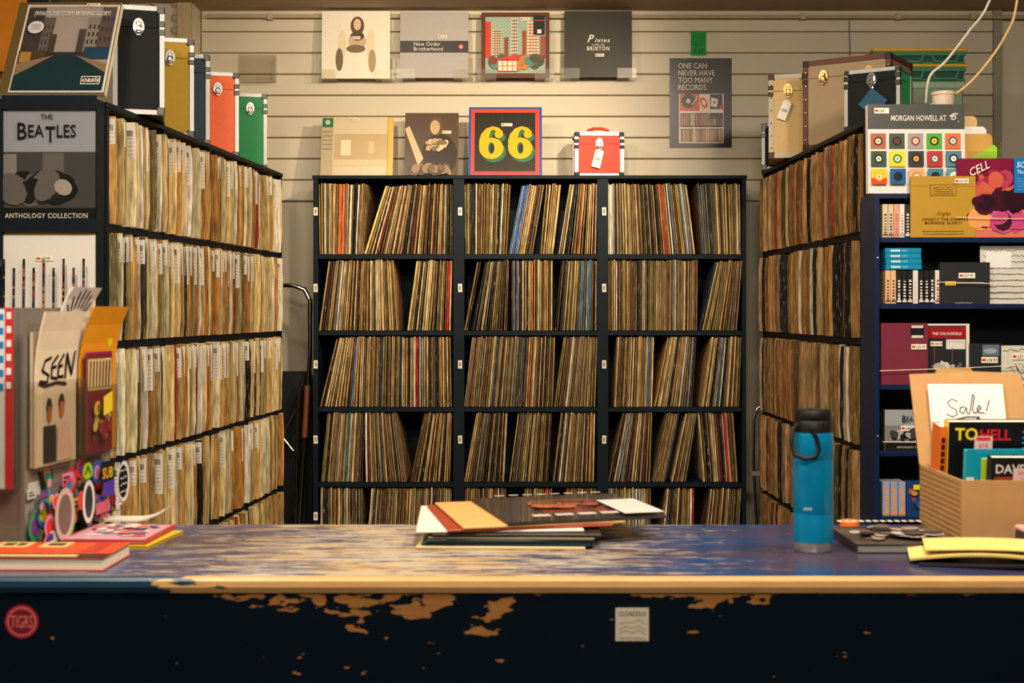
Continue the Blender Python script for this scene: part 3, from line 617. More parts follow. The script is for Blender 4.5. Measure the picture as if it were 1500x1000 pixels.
def art_beat(a, w, h):
    a.rect(-w/2, 0, w/2, h, (20, 20, 22)); a.rect(-w/2, .62*h, w/2, h, (140, 142, 150)); a.rect(-w/2, .12*h, w/2, .62*h, (64, 62, 62)); rd = random.Random(6)
    a.rect(-.5*w, .38*h, -.25*w, .6*h, (120, 116, 112)); a.rect(.0*w, .3*h, .2*w, .61*h, (92, 88, 84))
    a.blobs(-.5*w, .1*h, .5*w, .5*h, [(24, 24, 26), (34, 33, 34), (150, 140, 132), (90, 86, 82), (20, 20, 22)], 26, .05, rd); a.rect(-w/2, 0, w/2, .1*h, (20, 20, 22))
    logo(a, .045*w, .75*h, .05, (18, 18, 20)); a.text('ANTHOLOGY COLLECTION', .04*w, .028*h, .0195, (206, 200, 192), 'c', .004, .88, 0, 1.1)
def art_strip(a, w, h):
    a.rect(-w/2, 0, w/2, h, (222, 218, 208)); a.rect(-w/2, .955*h, w/2, h, (196, 158, 88)); rd = random.Random(9)
    for i in range(9):
        x = (-.37+.1*i)*w; z1 = (.74 if i % 2 == 0 else .66)*h; z = z1
        while z > .15*h:
            d = rd.uniform(.004, .014); a.rect(x-.0035, z-d, x+.0035, z, rd.choice([(30, 30, 36), (60, 50, 60), (120, 50, 44), (40, 60, 100), (150, 110, 70), (24, 24, 28)])); z -= d
    a.ell(-.39*w, .70*h, .019, .019, (24, 24, 26)); a.ell(-.39*w, .70*h, .016, .016, (90, 88, 84)); a.ell(-.39*w, .70*h, .014, .014, (28, 28, 30))
    for k in (-.006, 0, .006): a.rect(-.39*w-.009, .70*h+k-.001, -.39*w+.009, .70*h+k+.001, (200, 196, 188))
facing('box_set', 'grey and black photo box set lettered THE BEATLES on display rack', 'box set', -14, 140, 160, 326, 3.678, art_beat, (24, 24, 26), .025, z=ROWS[0]+.001)
facing('box_set', 'white box set with thin multicoloured vertical stripes on display rack', 'box set', -14, 140, 337, 503, 3.678, art_strip, (222, 218, 208), .025, z=ROWS[1]+.001, price=(.02, .745, '£77.99', .05))
for zr in (2, 3): facing('box_set', ['dark plain box set behind the acrylic leaflet stand', 'dark plain box set low behind the counter'][zr-2], 'box set', -14, 140, 0, 10, 3.678, None, (26, 28, 30), .025, z=ROWS[zr]+.001).scale = (1, 1, .19 if zr == 2 else .16)
def art_street(a, w, h):
    a.rect(-w/2, 0, w/2, h, (96, 80, 44)); x0 = -.41*w; x1 = .49*w; W = x1-x0
    a.rect(x0, .01*h, x1, .97*h, (214, 206, 190)); x0 += .006; x1 -= .006; W = x1-x0; X = lambda u: x0+u*W; Zz = lambda v: (.025+.93*v)*h
    a.rect(X(0), Zz(0), X(1), Zz(1), (150, 138, 130)); rd = random.Random(12)
    for u0, u1, v, c in ((0, .2, .98, (62, 56, 54)), (.2, .33, .86, (96, 86, 80)), (.3, .38, .66, (80, 66, 56)), (.62, .72, .72, (76, 68, 62)), (.7, .86, .86, (126, 116, 106)), (.84, 1, .98, (84, 72, 68))):
        a.rect(X(u0), Zz(.36), X(u1), Zz(v), c)
        a.rects([(X(u0+.02+rd.random()*(u1-u0-.04)), Zz(rd.uniform(.45, v-.06)), 0, 0) for _ in range(0)] or [(X(u0+(u1-u0)*(.15+.3*i)), Zz(.45+(v-.5)*j/4), X(u0+(u1-u0)*(.28+.3*i)), Zz(.5+(v-.5)*j/4)) for i in range(3) for j in range(4)], (58, 52, 50))
    a.rect(X(0), Zz(.3), X(.3), Zz(.46), (70, 60, 44)); a.rect(X(.02), Zz(.32), X(.14), Zz(.44), (160, 120, 50)); a.rect(X(.72), Zz(.36), X(1), Zz(.5), (36, 62, 84)); a.rect(X(.3), Zz(.36), X(.72), Zz(.44), (50, 48, 46))
    a.poly([(X(0), Zz(.3)), (X(.42), Zz(.4)), (X(.62), Zz(.4)), (X(1), Zz(.24)), (X(1), Zz(0)), (X(0), Zz(0))], (26, 48, 52)); a.poly([(X(0), Zz(.16)), (X(0), Zz(.3)), (X(.4), Zz(.4))], (128, 104, 78)); a.poly([(X(1), Zz(.2)), (X(1), Zz(.3)), (X(.64), Zz(.4))], (128, 104, 78))
    a.text("(WHAT'S THE STORY) MORNING GLORY?", X(.51), Zz(.875), .025, (226, 218, 206), 'c', .004, fit=.86*W)
    a.rect(X(.755), Zz(.065), X(.965), Zz(.155), (228, 222, 210)); a.rect(X(.763), Zz(.073), X(.957), Zz(.147), (16, 16, 18)); a.text('oasis', X(.86), Zz(.09), .026, (228, 222, 210), 'c', .012, .95, .15)
    a.ell(X(.13), Zz(.73), .026, .026, (60, 54, 60)); a.ell(X(.13), Zz(.73), .0235, .0235, (206, 196, 198))
    for k in (-.008, -.003, .003, .008): a.rect(X(.13)-.014, Zz(.73)+k-.001, X(.13)+.014, Zz(.73)+k+.001, (130, 120, 126))
Zo = 3.69; p0 = P(-3, 145, Zo); p1 = P(153, 145, Zo); a = Art(.3); art_street(a, p1.x-p0.x, .338)
o = sleeve('box_set', 'leaning street-scene box set lettered oasis with white border', 'box set', p1.x-p0.x, .338, .02, ((p0.x+p1.x)/2, Zo, 2.0185), 0, .5, (198, 186, 160), None, a)
sticker(o, .07, .325, '£99.99', .04, .012)

# ------------------------------------------------------------------ right-hand display shelves with tapes and box sets
DF, DB = 3.93, 4.095; XL = 1.058; XR = 1.75
t = empty('tape_shelves', (0, 0, 0), 0, 'navy blue display shelves holding tapes and small box sets', 'shelving')
SH = [1.6215, 1.4207, 1.1764, .9756, .777]
b = MB(); b.box(XL, XL+.014, DF, DB, 0, 1.742, NAVYB); b.build('side_panel', t)
b = MB(); b.box(XR+.0005, XR+.0145, DF, DB, 0, 1.757, NAVYB); b.build('side_panel', t)
b = MB(); b.box(XL, XR, DB, DB+.008, 0, 1.742, mat((10, 16, 24), .6)); b.build('back_panel', t)
b = MB(); b.box(XL, XR, DF+.02, DB, 1.7425, 1.757, NAVYB); b.build('top_board', t)
for z in SH+[.5, .2]:
    b = MB(); b.box(XL+.0145, XR, DF-.012, DB-.001, z-.016, z, NAVYB, .002); b.build('shelf_board', t)
for z in (1.56, 1.02):
    b = MB(); b.lathe([(.001, 0), (.004, 0), (.003, .002), (.001, .0025)], ALU, 10); o = b.build('screw', t); o.location = (XL+.009, DF-.0005, z); o.rotation_euler = (math.pi/2, 0, 0)
def tapes(px0, cols, z, top_py, label, w_px=8.2, group='cassette tapes on the display shelves'):
    for i, (c, c2) in enumerate(cols):
        p = P(px0+w_px*i, 0, DF+.004); zt = EYE+(CY-top_py)*DF/F; wd = w_px*DF/F*.93; hh = zt-z
        b = MB(); b.box(0, wd, 0, .07, 0, hh, mat(c, .35), .0012); o = b.build('cassette_tape'); o.location = (p.x, DF+.004, z+.0005)
        tag(o, label[i] if isinstance(label, list) else label, 'cassette', group)
        a = Art(.4); a.rect(.0015, .004, wd-.0015, hh-.004, c); rd = random.Random(i); a.rects([(wd*.3, .012+.009*k, wd*.72, .012+.009*k+rd.uniform(.003, .007)) for k in range(int((hh-.03)/.009))], c2); a.rect(.0015, .005, wd-.0015, .011, c2); a.build('spine_print', o)
W_, K_ = (214, 206, 196), (28, 28, 30)
tapes(1293, [((206, 186, 150), (90, 70, 50)), ((200, 180, 146), (90, 70, 50)), ((214, 150, 122), (180, 100, 80)), (W_, (150, 146, 140)), ((40, 42, 44), W_)], SH[0], 299,
      ['tan cassette at the end of the top tape shelf', 'tan cassette next to the pink one, top tape shelf', 'pink-spined cassette on the top tape shelf', 'white cassette beside the gold box', 'black and white striped cassette against the gold box'])
tapes(1297, [((216, 172, 128), (80, 60, 50)), ((216, 172, 128), (80, 60, 50)), (K_, W_), (K_, W_), (K_, W_), (W_, (190, 186, 180)), (K_, W_), (K_, W_), (K_, W_), (W_, (160, 60, 60))], SH[1], 396,
      ['peach-spined cassette under the stack of cyan tapes']*2+['black cassette with white lettering left of the white tape under the cyan stack']*0+['black cassette with white lettering between peach and white tapes']*3+['plain white cassette between the black tapes']+['black cassette with checked white spine beside the dark box']*3+['white cassette against the dark box'], 8.1)
zc = EYE+(CY-395)*DF/F
for i in range(4):
    p = P(1297, 0, DF); b = MB(); b.box(0, .109, 0, .07, 0, .0158, mat((14, 130, 168), .35), .001); o = b.build('cassette_tape'); o.location = (p.x+rnd.uniform(0, .002), DF+.002, zc+.001+.0164*i)
    tag(o, 'cyan cassette lying flat in a stack of four on upright tapes', 'cassette', 'stack of cyan cassettes')
    a = Art(.4); a.text('TENDER', .016, .0045, .009, (220, 228, 230), 'l', .01) if False else a.rects([(.016+.006*k, .005, .0205+.006*k, .011) for k in range(5)], (216, 226, 230)); a.rect(.05, .006, .066, .010, (120, 170, 190)); a.build('spine_print', o)
def art_gold(a, w, h):
    a.rect(-w/2, 0, w/2, h, (176, 136, 48)); a.rect(-w/2, .835*h, w/2, .842*h, (120, 92, 30)); a.rect(-.2*w, .68*h, .2*w, .86*h, (60, 48, 24)); a.rect(-.192*w, .69*h, .192*w, .85*h, (176, 136, 48)); rd = random.Random(3)
    for k in range(4): a.scrawl(-.16*w, .16*w, (.815-.032*k)*h, .003, (50, 40, 20), rd, .0012)
    a.text('Singles', 0, .36*h, .017, (90, 66, 26), 'c', -.004, .9, .35); a.text("(WHAT'S THE STORY)", 0, .27*h, .0115, (50, 38, 18), 'c', .012, .95, 0, 1.25); a.text('MORNING GLORY?', 0, .215*h, .0115, (50, 38, 18), 'c', .012, .95, 0, 1.25)
    a.text('', 0, 0, .01, (0, 0, 0)); 
    for k in (.1, .055): a.scrawl(-.32*w, .32*w, k*h, .003, (110, 84, 34), rd, .001)
def art_soft(a, w, h):
    a.rect(-w/2, 0, w/2, h, (120, 22, 54)); rd = random.Random(14); a.blobs(-.5*w, .3*h, .5*w, .95*h, [(150, 40, 70), (100, 16, 50), (196, 90, 70), (170, 60, 90)], 30, .035, rd)
    a.rect(-w/2, 0, w/2, .42*h, (206, 110, 90)); a.blobs(-.5*w, .02*h, .5*w, .42*h, [(190, 70, 120), (216, 130, 80), (60, 24, 40), (200, 90, 130), (226, 150, 90)], 26, .04, rd); a.blobs(-.45*w, .34*h, .5*w, .55*h, [(44, 16, 28), (60, 20, 34)], 12, .035, rd)
    a.text('CELL', -.24*w, .82*h, .034, (232, 220, 220), 'c', .004, .9, .3, 1, .45); a.rect(.17*w, .56*h, .5*w, h, (14, 110, 178)); a.text('SOFT CELL', .2*w, .88*h, .024, (226, 232, 236), 'l', .004, .9, .2); a.text('The Art of', .2*w, .8*h, .017, (226, 232, 236), 'l', 0, .8, .2)
    for k in range(5): a.scrawl(.2*w, .48*w, (.74-.035*k)*h, .003, (150, 200, 226), rd, .001)
facing('box_set', 'gold singles box with small black lettering on the top tape shelf', 'box set', 1334, 1429, 258, 348, 3.921, art_gold, (150, 116, 44), .008, z=SH[0]+.0005, price=(.28, .92, '£63.99'))
facing('box_set', 'magenta and pink box set with blue sticker behind the gold box', 'box set', 1402, 1522, 232, 348, 3.932, art_soft, (120, 22, 54), .012, z=SH[0]+.0005, price=(.02, .72, '£66.99', .045))
def art_mh(a, w, h):
    a.rect(-w/2, 0, w/2, h, (216, 212, 204)); a.rect(-w/2, .72*h, w/2, h, (72, 72, 70)); a.text('MORGAN HOWELL AT', -.26*w, .815*h, .024, (222, 218, 210), 'l', .004, fit=.57*w); a.text('45', .33*w, .84*h, .034, (206, 204, 198), 'l', .004, .75, .2, .8, -.3); a.text('.', .43*w, .8*h, .03, (206, 204, 198), 'l')
    cs = [[(170, 96, 70), (70, 80, 60), (150, 150, 140), (80, 160, 60), (222, 110, 50)], [(60, 80, 60), (226, 206, 30), (56, 56, 60), (190, 50, 36), (80, 120, 140)], [(220, 190, 40), (30, 90, 140), (214, 160, 110), (70, 120, 140), (90, 140, 150)]]
    ds = [[(40, 40, 50), (110, 60, 50), (150, 40, 60), (220, 190, 60), (60, 90, 120)], [(200, 210, 180), (40, 110, 110), (222, 160, 60), (60, 90, 130), (220, 226, 220)], [(226, 170, 40), (20, 40, 60), (190, 120, 70), (30, 50, 60), (210, 220, 220)]]
    for j in range(3):
        for i in range(5):
            x = (-.395+.192*i)*w; z = (.585-.2*j)*h; r = .08*w; a.rect(x-r, z-r, x+r, z+r, cs[j][i])
            if j == 2 and i == 0: a.rect(x-r, z-r, x+r, z-r*.2, (206, 70, 36))
            a.ell(x, z, r*.58, r*.58, (34, 32, 34) if (i+j) % 2 else ds[j][i]); a.ell(x, z, r*.36, r*.36, ds[j][i] if (i+j) % 2 else (230, 210, 160)); a.ell(x, z, r*.1, r*.1, (30, 30, 30))
facing('box_set', 'white box set printed with fifteen record labels, lettered MORGAN HOWELL', 'box set', 1272, 1414, 152, 288, 3.955, art_mh, (220, 214, 204), .028, lean=.03, z=1.7575, price=(-.36, .925, '£60', .045, .017))
def art_dark(a, w, h):
    a.rect(-w/2, 0, w/2, h, (42, 44, 46)); a.rect(-.4*w, .44*h, -.18*w, .54*h, (220, 180, 40)); a.rect(-.16*w, .49*h, .38*w, .515*h, (190, 186, 180)); rd = random.Random(3); a.scrawl(-.2*w, .15*w, .02*h, .004, (190, 190, 190), rd, .0015)
def art_lines(a, w, h):
    a.rect(-w/2, 0, w/2, h, (206, 202, 190)); rd = random.Random(11)
    for k in range(9): a.scrawl(-.46*w, .46*w, (.93-.105*k)*h, .005 if k > 1 else .008, (70, 66, 62), rd, .0016)
    a.ell(.26*w, .62*h, .026, .026, (70, 68, 66)); a.ell(.25*w, .62*h, .012, .016, (170, 164, 156)); a.rect(-.42*w, .62*h, -.05*w, .9*h, (226, 224, 220))
facing('box_set', 'dark grey box set with a small yellow sticker on the tape shelf', 'box set', 1377, 1450, 384, 445, 3.925, art_dark, (42, 44, 46), .02, z=SH[1]+.0005, price=(.03, .68, '£57.99', .05, .016))
facing('record_sleeve', 'pale sleeve covered in printed text in shiny wrap on the tape shelf', 'record', 1436, 1536, 360, 445, 3.95, art_lines, (206, 202, 190), .006, z=SH[1]+.0005, price=(.28, .88, '£26.99'), rough=.15)
def art_maroon(a, w, h): a.rect(-w/2, 0, w/2, h, (116, 44, 60)); a.rect(.13*w, .76*h, .42*w, .96*h, (30, 28, 30)); a.rect(.15*w, .92*h, .4*w, .96*h, (206, 200, 190)); a.rect(.15*w, .76*h, .4*w, .8*h, (206, 200, 190))
def art_cf(a, w, h):
    a.rect(-w/2, 0, w/2, h, (216, 210, 200)); a.rect(-w/2, .02*h, .42*w, .97*h, (40, 40, 42)); a.rect(-w/2, .76*h, .42*w, .95*h, (150, 26, 36)); a.text('THE COLOURFIELD', -.04*w, .815*h, .0115, (226, 214, 206), 'c', .01, .9); a.rect(-.06*w, .58*h, .4*w, .74*h, (214, 208, 198)); rd = random.Random(2)
    a.text('THE COLOURFIELD', .17*w, .69*h, .0065, (170, 40, 40), 'c', 0, .9); a.rects([(-.35*w, .2*h, -.33*w, .7*h), (.08*w, .2*h, .1*w, .6*h)], (110, 70, 60)); a.blobs(-.48*w, .2*h, .4*w, .4*h, [(170, 164, 158), (90, 86, 84), (60, 56, 56), (200, 196, 190)], 16, .012, rd); a.rect(-.5*w, .03*h, .42*w, .16*h, (96, 96, 98))
facing('box_set', 'maroon box set in plastic wrap on the middle tape shelf', 'box set', 1291, 1359, 473, 562, 3.926, art_maroon, (116, 44, 60), .015, z=SH[2]+.0005, price=(.3, .615, '£25.99', .046, .016), rough=.25)
facing('record_sleeve', 'sleeve with red banner lettered THE COLOURFIELD beside the maroon box', 'record', 1359, 1420, 474, 562, 3.945, art_cf, (216, 210, 200), .006, z=SH[2]+.0005, price=(-.3, .67, '£40.99', .036, .014))
def art_bk(a, w, h): a.rect(-w/2, 0, w/2, h, (38, 42, 44)); a.rect(-.1*w, .7*h, .45*w, .97*h, (96, 110, 124)); a.ell(.15*w, .82*h, .02, .008, (150, 160, 166)); [a.rect(-w/2, k*h, w/2, k*h+.0008, (54, 58, 60)) for k in (.1, .2, .3, .4, .5)]
def art_cr(a, w, h):
    a.rect(-w/2, 0, w/2, h, (206, 202, 184)); rd = random.Random(4); a.scrawl(-.46*w, .3*w, .88*h, .008, (60, 56, 52), rd, .002)
    for k in range(5): a.line([(rd.uniform(-.5, 0)*w, rd.uniform(.1, .6)*h), (rd.uniform(-.2, .3)*w, rd.uniform(.1, .6)*h), (rd.uniform(0, .5)*w, rd.uniform(.1, .6)*h)], .0015, (50, 48, 46))
facing('box_set', 'dark charcoal sleeve with a blue-grey picture on the middle tape shelf', 'box set', 1421, 1466, 503, 562, 3.93, art_bk, (38, 42, 44), .012, z=SH[2]+.0005, price=(.12, .6, '£24.99', .05, .018))
facing('record_sleeve', 'cream sleeve with black ink drawing on the middle tape shelf', 'record', 1467, 1512, 506, 562, 3.93, art_cr, (206, 202, 184), .008, z=SH[2]+.0005, price=(.1, .72, '£27.99', .05, .018))
def art_bt2(a, w, h):
    a.rect(-w/2, 0, w/2, h, (120, 118, 116)); a.rect(-w/2, .62*h, w/2, h, (150, 152, 156)); rd = random.Random(6); a.blobs(-.5*w, .2*h, .5*w, .58*h, [(30, 30, 32), (60, 58, 58), (170, 160, 150)], 24, .016, rd); a.rect(-w/2, 0, w/2, .2*h, (30, 30, 32)); logo(a, .06*w, .72*h, .022, (20, 20, 22)); a.text('ANTHOLOGY COLLECTION', .05*w, .07*h, .0085, (196, 190, 184), 'c', .004, .9, 0, 1.1)
facing('box_set', 'small grey photo box lettered THE BEATLES above the colourful tapes', 'box set', 1296, 1372, 600, 659, 3.93, art_bt2, (60, 60, 62), .03, z=SH[3]+.0005, price=(-.05, .55, '£89.99', .046, .016))
tapes(1293, [((150, 150, 170), (220, 150, 50)), ((150, 150, 170), (220, 150, 50)), ((150, 150, 176), (220, 150, 50))], SH[4], 706, 'lilac cassette with orange foot on the lowest tape shelf', 11.5)
def art_col(a, w, h): a.rect(-w/2, 0, w/2, h, (30, 60, 110)); a.blobs(-.5*w, .02*h, .5*w, h, [(190, 80, 40), (30, 80, 140), (40, 50, 90), (200, 140, 60), (150, 60, 50), (90, 130, 140)], 50, .012, random.Random(5)); a.rect(-.35*w, .78*h, .2*w, .92*h, (226, 206, 30))
facing('box_set', 'small multicoloured patterned box with yellow sticker on lowest tape shelf', 'box set', 1328, 1384, 705, 756, 3.93, art_col, (30, 60, 110), .03, z=SH[4]+.0005)
for (y0, y1, x0, z) in ((318, 320, 1400, 0), (413, 415, 1375, 0), (543, 533, 1289, 0), (647, 646, 1293, 0)):
    b = MB(); b.tube([P(x0, y0, 3.912), P((x0+1520)/2, (y0+y1)/2+1, 3.910), P(1622, y1+(y1-y0)*.4, 3.912), (XR+.016, 3.925, P(0, y1, 3.912).z)], .0012, mat((226, 206, 170), .6), 6)
    tag(b.build('elastic_cord'), 'pale elastic cord stretched across the display shelf items', 'cord', 'elastic cords across the display shelves')
# clutter behind the white box set: folding crates, tub, file tray, hanging cords
t = empty('folding_crate', (0, 0, 0)); bpy.data.objects.remove(t)
for k, (y0, y1) in enumerate(((93, 118), (70, 93))):
    Zc = 5.30; pl = P(1278, y1, Zc); pr = P(1417, y0, Zc); zt = pr.z; zb = pl.z; x0, x1 = pl.x, pr.x
    t = empty('folding_crate', ((x0+x1)/2, Zc, zb+.001), 0, ['green folding crate with yellow rim, lower of the nested pair', 'green folding crate with yellow rim, upper of the nested pair'][k], 'crate', 'folded plastic crates'); W = x1-x0; H = zt-zb-.002
    ym = mat((222, 164, 36), .45); gm = mat((60, 124, 92), .5)
    b = MB(); b.box(-W/2, W/2, 0, .3, H-.012, H, ym, .003); b.build('rim', t)
    b = MB(); b.box(-W/2+.004, W/2-.004, .002, .3-.002, H-.03, H-.0125, gm); b.box(-W/2+.004, W/2-.004, .012, .288, 0, .008, gm); b.box(-W/2+.01, W/2-.01, .012, .02, .008, H-.03, mat((34, 76, 60), .6)); b.build('body', t)
    for (u0, u1) in ((-.46, -.3), (-.25, .05), (.12, .42)):
        b = MB(); b.prism([(u0*W, H-.03), (u0*W+.012, .004), (u1*W-.012, .004), (u1*W, H-.03), (u1*W-.008, H-.03), (u1*W-.018, .012), (u0*W+.018, .012), (u0*W+.008, H-.03)], .002, .011, gm); b.build('side_rib', t)
p0 = P(1338, 160, 5.3); b = MB(); zt = P(0, 118.5, 5.3).z
b.box(p0.x, P(1412, 0, 5.3).x, 5.31, 5.58, 2.0045, zt-.002, mat((128, 150, 128), .4), .006); b.box(p0.x-.006, P(1414, 0, 5.3).x, 5.304, 5.586, zt-.03, zt-.001, mat((150, 170, 146), .4), .004)
tag(b.build('storage_tub'), 'pale green plastic storage tub underneath the folding crates', 'tub')
b = MB(); Zt = 4.2; p = Vector((1.352, 0, 0)); r = .036
b.lathe([(.001, 0), (r*.82, 0), (r, .09), (r*1.08, .092), (r*1.08, .102), (r*.96, .102), (r*.78, .006), (.001, .006)], mat((206, 186, 160), .4), 24, (p.x, Zt, 2.0045)); o = b.build('plastic_cup')
tag(o, 'pale plastic cup standing behind the white box set', 'cup')
b = MB()
pt = P(1412, 175, 4.02)
t = empty('file_tray', (P(1436, 0, 4.02).x, 4.03, 1.7575), 0, 'clear file tray of papers beside the white box set', 'file tray')
m = acrylic(); b = MB(); b.box(-.055, .05, -.06, -.057, 0, .13, m); b.box(.047, .05, -.057, .05, 0, .16, m); b.box(-.055, .05, -.057, .05, 0, .003, m); b.build('tray', t)
for i, (u0, u1, y, h, c, nm) in enumerate(((-.05, .045, -.03, .155, (150, 200, 40), 'card'), (-.05, .036, -.015, .19, (196, 150, 70), 'folder'), (-.05, .024, .005, .215, (224, 220, 212), 'paper'), (-.05, .0, .02, .25, (206, 170, 110), 'folder'))):
    b = MB(); b.prism([(u0, .004), (u1, .004), (u1, h-.01), (u1-.01, h), (u0, h-(.05 if i == 0 else 0))], y, y+.006, mat(c, .5)); b.build(nm, t)
def cord(name, pts, r, col, label):
    b = MB(); V = [Vector(p) for p in pts]; out = []
    for i in range(len(V)-1):
        p0 = V[max(i-1, 0)]; p1 = V[i]; p2 = V[i+1]; p3 = V[min(i+2, len(V)-1)]
        for k in range(6):
            t = k/6; out.append(.5*((2*p1)+(-p0+p2)*t+(2*p0-5*p1+4*p2-p3)*t*t+(-p0+3*p1-3*p2+p3)*t**3))
    out.append(V[-1]); b.tube(out, r, mat(col, .5), 8); return tag(b.build(name), label, 'cord')
cord('hanging_cord', [(P(1500, -60, 4.5).x, 4.5, 2.814), P(1450, 0, 4.5), P(1420, 45, 4.5), P(1385, 90, 4.5), P(1362, 112, 4.5), P(1356, 150, 4.52)], .0045, (224, 214, 196), 'white cord hanging from the ceiling past the green crates')
cord('hanging_cord', [(P(1505, -50, 4.4).x, 4.4, 2.814), P(1490, 0, 4.4), P(1474, 50, 4.4), P(1440, 100, 4.4), P(1405, 134, 4.4), P(1372, 148, 4.42), P(1350, 165, 4.45)], .0045, (222, 190, 120), 'yellowish cord hanging from the ceiling to the plastic cup')

# ------------------------------------------------------------------ trolley and steps in the gaps
t = empty('hand_trolley', (0, 5.55, 0), 0, 'chrome-framed hand trolley standing beside the wall unit', 'trolley')
def px3(px, py, Z): v = P(px, py, Z); return (v.x, Z-5.55, v.z)
b = MB(); b.tube([px3(400, 417, 5.84), px3(430, 418, 5.84), px3(446, 424, 5.84), px3(454, 440, 5.84), px3(454, 520, 5.85), px3(447, 640, 5.86), px3(438, 770, 5.87), (px3(436, 0, 5.87)[0], .32, .03)], .011, CHROME, 10); b.build('handle_frame', t)
b = MB(); b.tube([px3(444, 556, 5.84), px3(438, 575, 5.84), px3(435, 620, 5.84), px3(433, 770, 5.84), (px3(432, 0, 5.84)[0], .29, .03)], .009, CHROME, 10); b.build('inner_frame', t)
b = MB(); b.tube([px3(412, 640, 5.85), px3(432, 600, 5.85)], .006, CHROME, 8); b.tube([px3(414, 640, 5.85), px3(430, 660, 5.85)], .006, CHROME, 8); b.build('brace', t)
b = MB(); x = px3(440, 0, 5.84)[0]; b.box(x-.12, x+.02, .2, .34, .0, .012, DARKMET); b.build('toe_plate', t)
b = MB(); x = px3(452, 560, 5.84)[0]; b.tube([px3(450, 565, 5.82), px3(446, 640, 5.84)], 0.0125, mat((112, 60, 46), .6), 10); b.build('grip_sleeve', t)
b = MB(); p = P(400, 545, 5.95); q = P(452, 765, 5.95); b.box(p.x-.1, q.x-.005, 5.92, 6.08, .0, p.z, mat((24, 26, 28), .5), .006); tag(b.build('storage_bin'), 'black storage bin on the floor behind the hand trolley', 'bin')
t = empty('folding_steps', (0, 5.5, 0), 0, 'chrome folding steps standing in the gap beside the wall unit', 'steps')
def px4(px, py, Z): v = P(px, py, Z); return (v.x, Z-5.5, v.z)
b = MB(); b.tube([px4(1116, 594, 5.66), px4(1109, 598, 5.66), px4(1104, 615, 5.66), px4(1104, 680, 5.66), px4(1108, 760, 5.66), (px4(1110, 0, 5.66)[0], .16, .02)], .007, CHROME, 10); b.build('frame', t)
b = MB(); x = px4(1106, 0, 5.6)[0]; b.box(x-.01, x+.06, .14, .22, px4(0, 690, 5.66)[2]-.02, px4(0, 690, 5.66)[2], mat((110, 100, 80), .5), .003); b.build('tread', t)

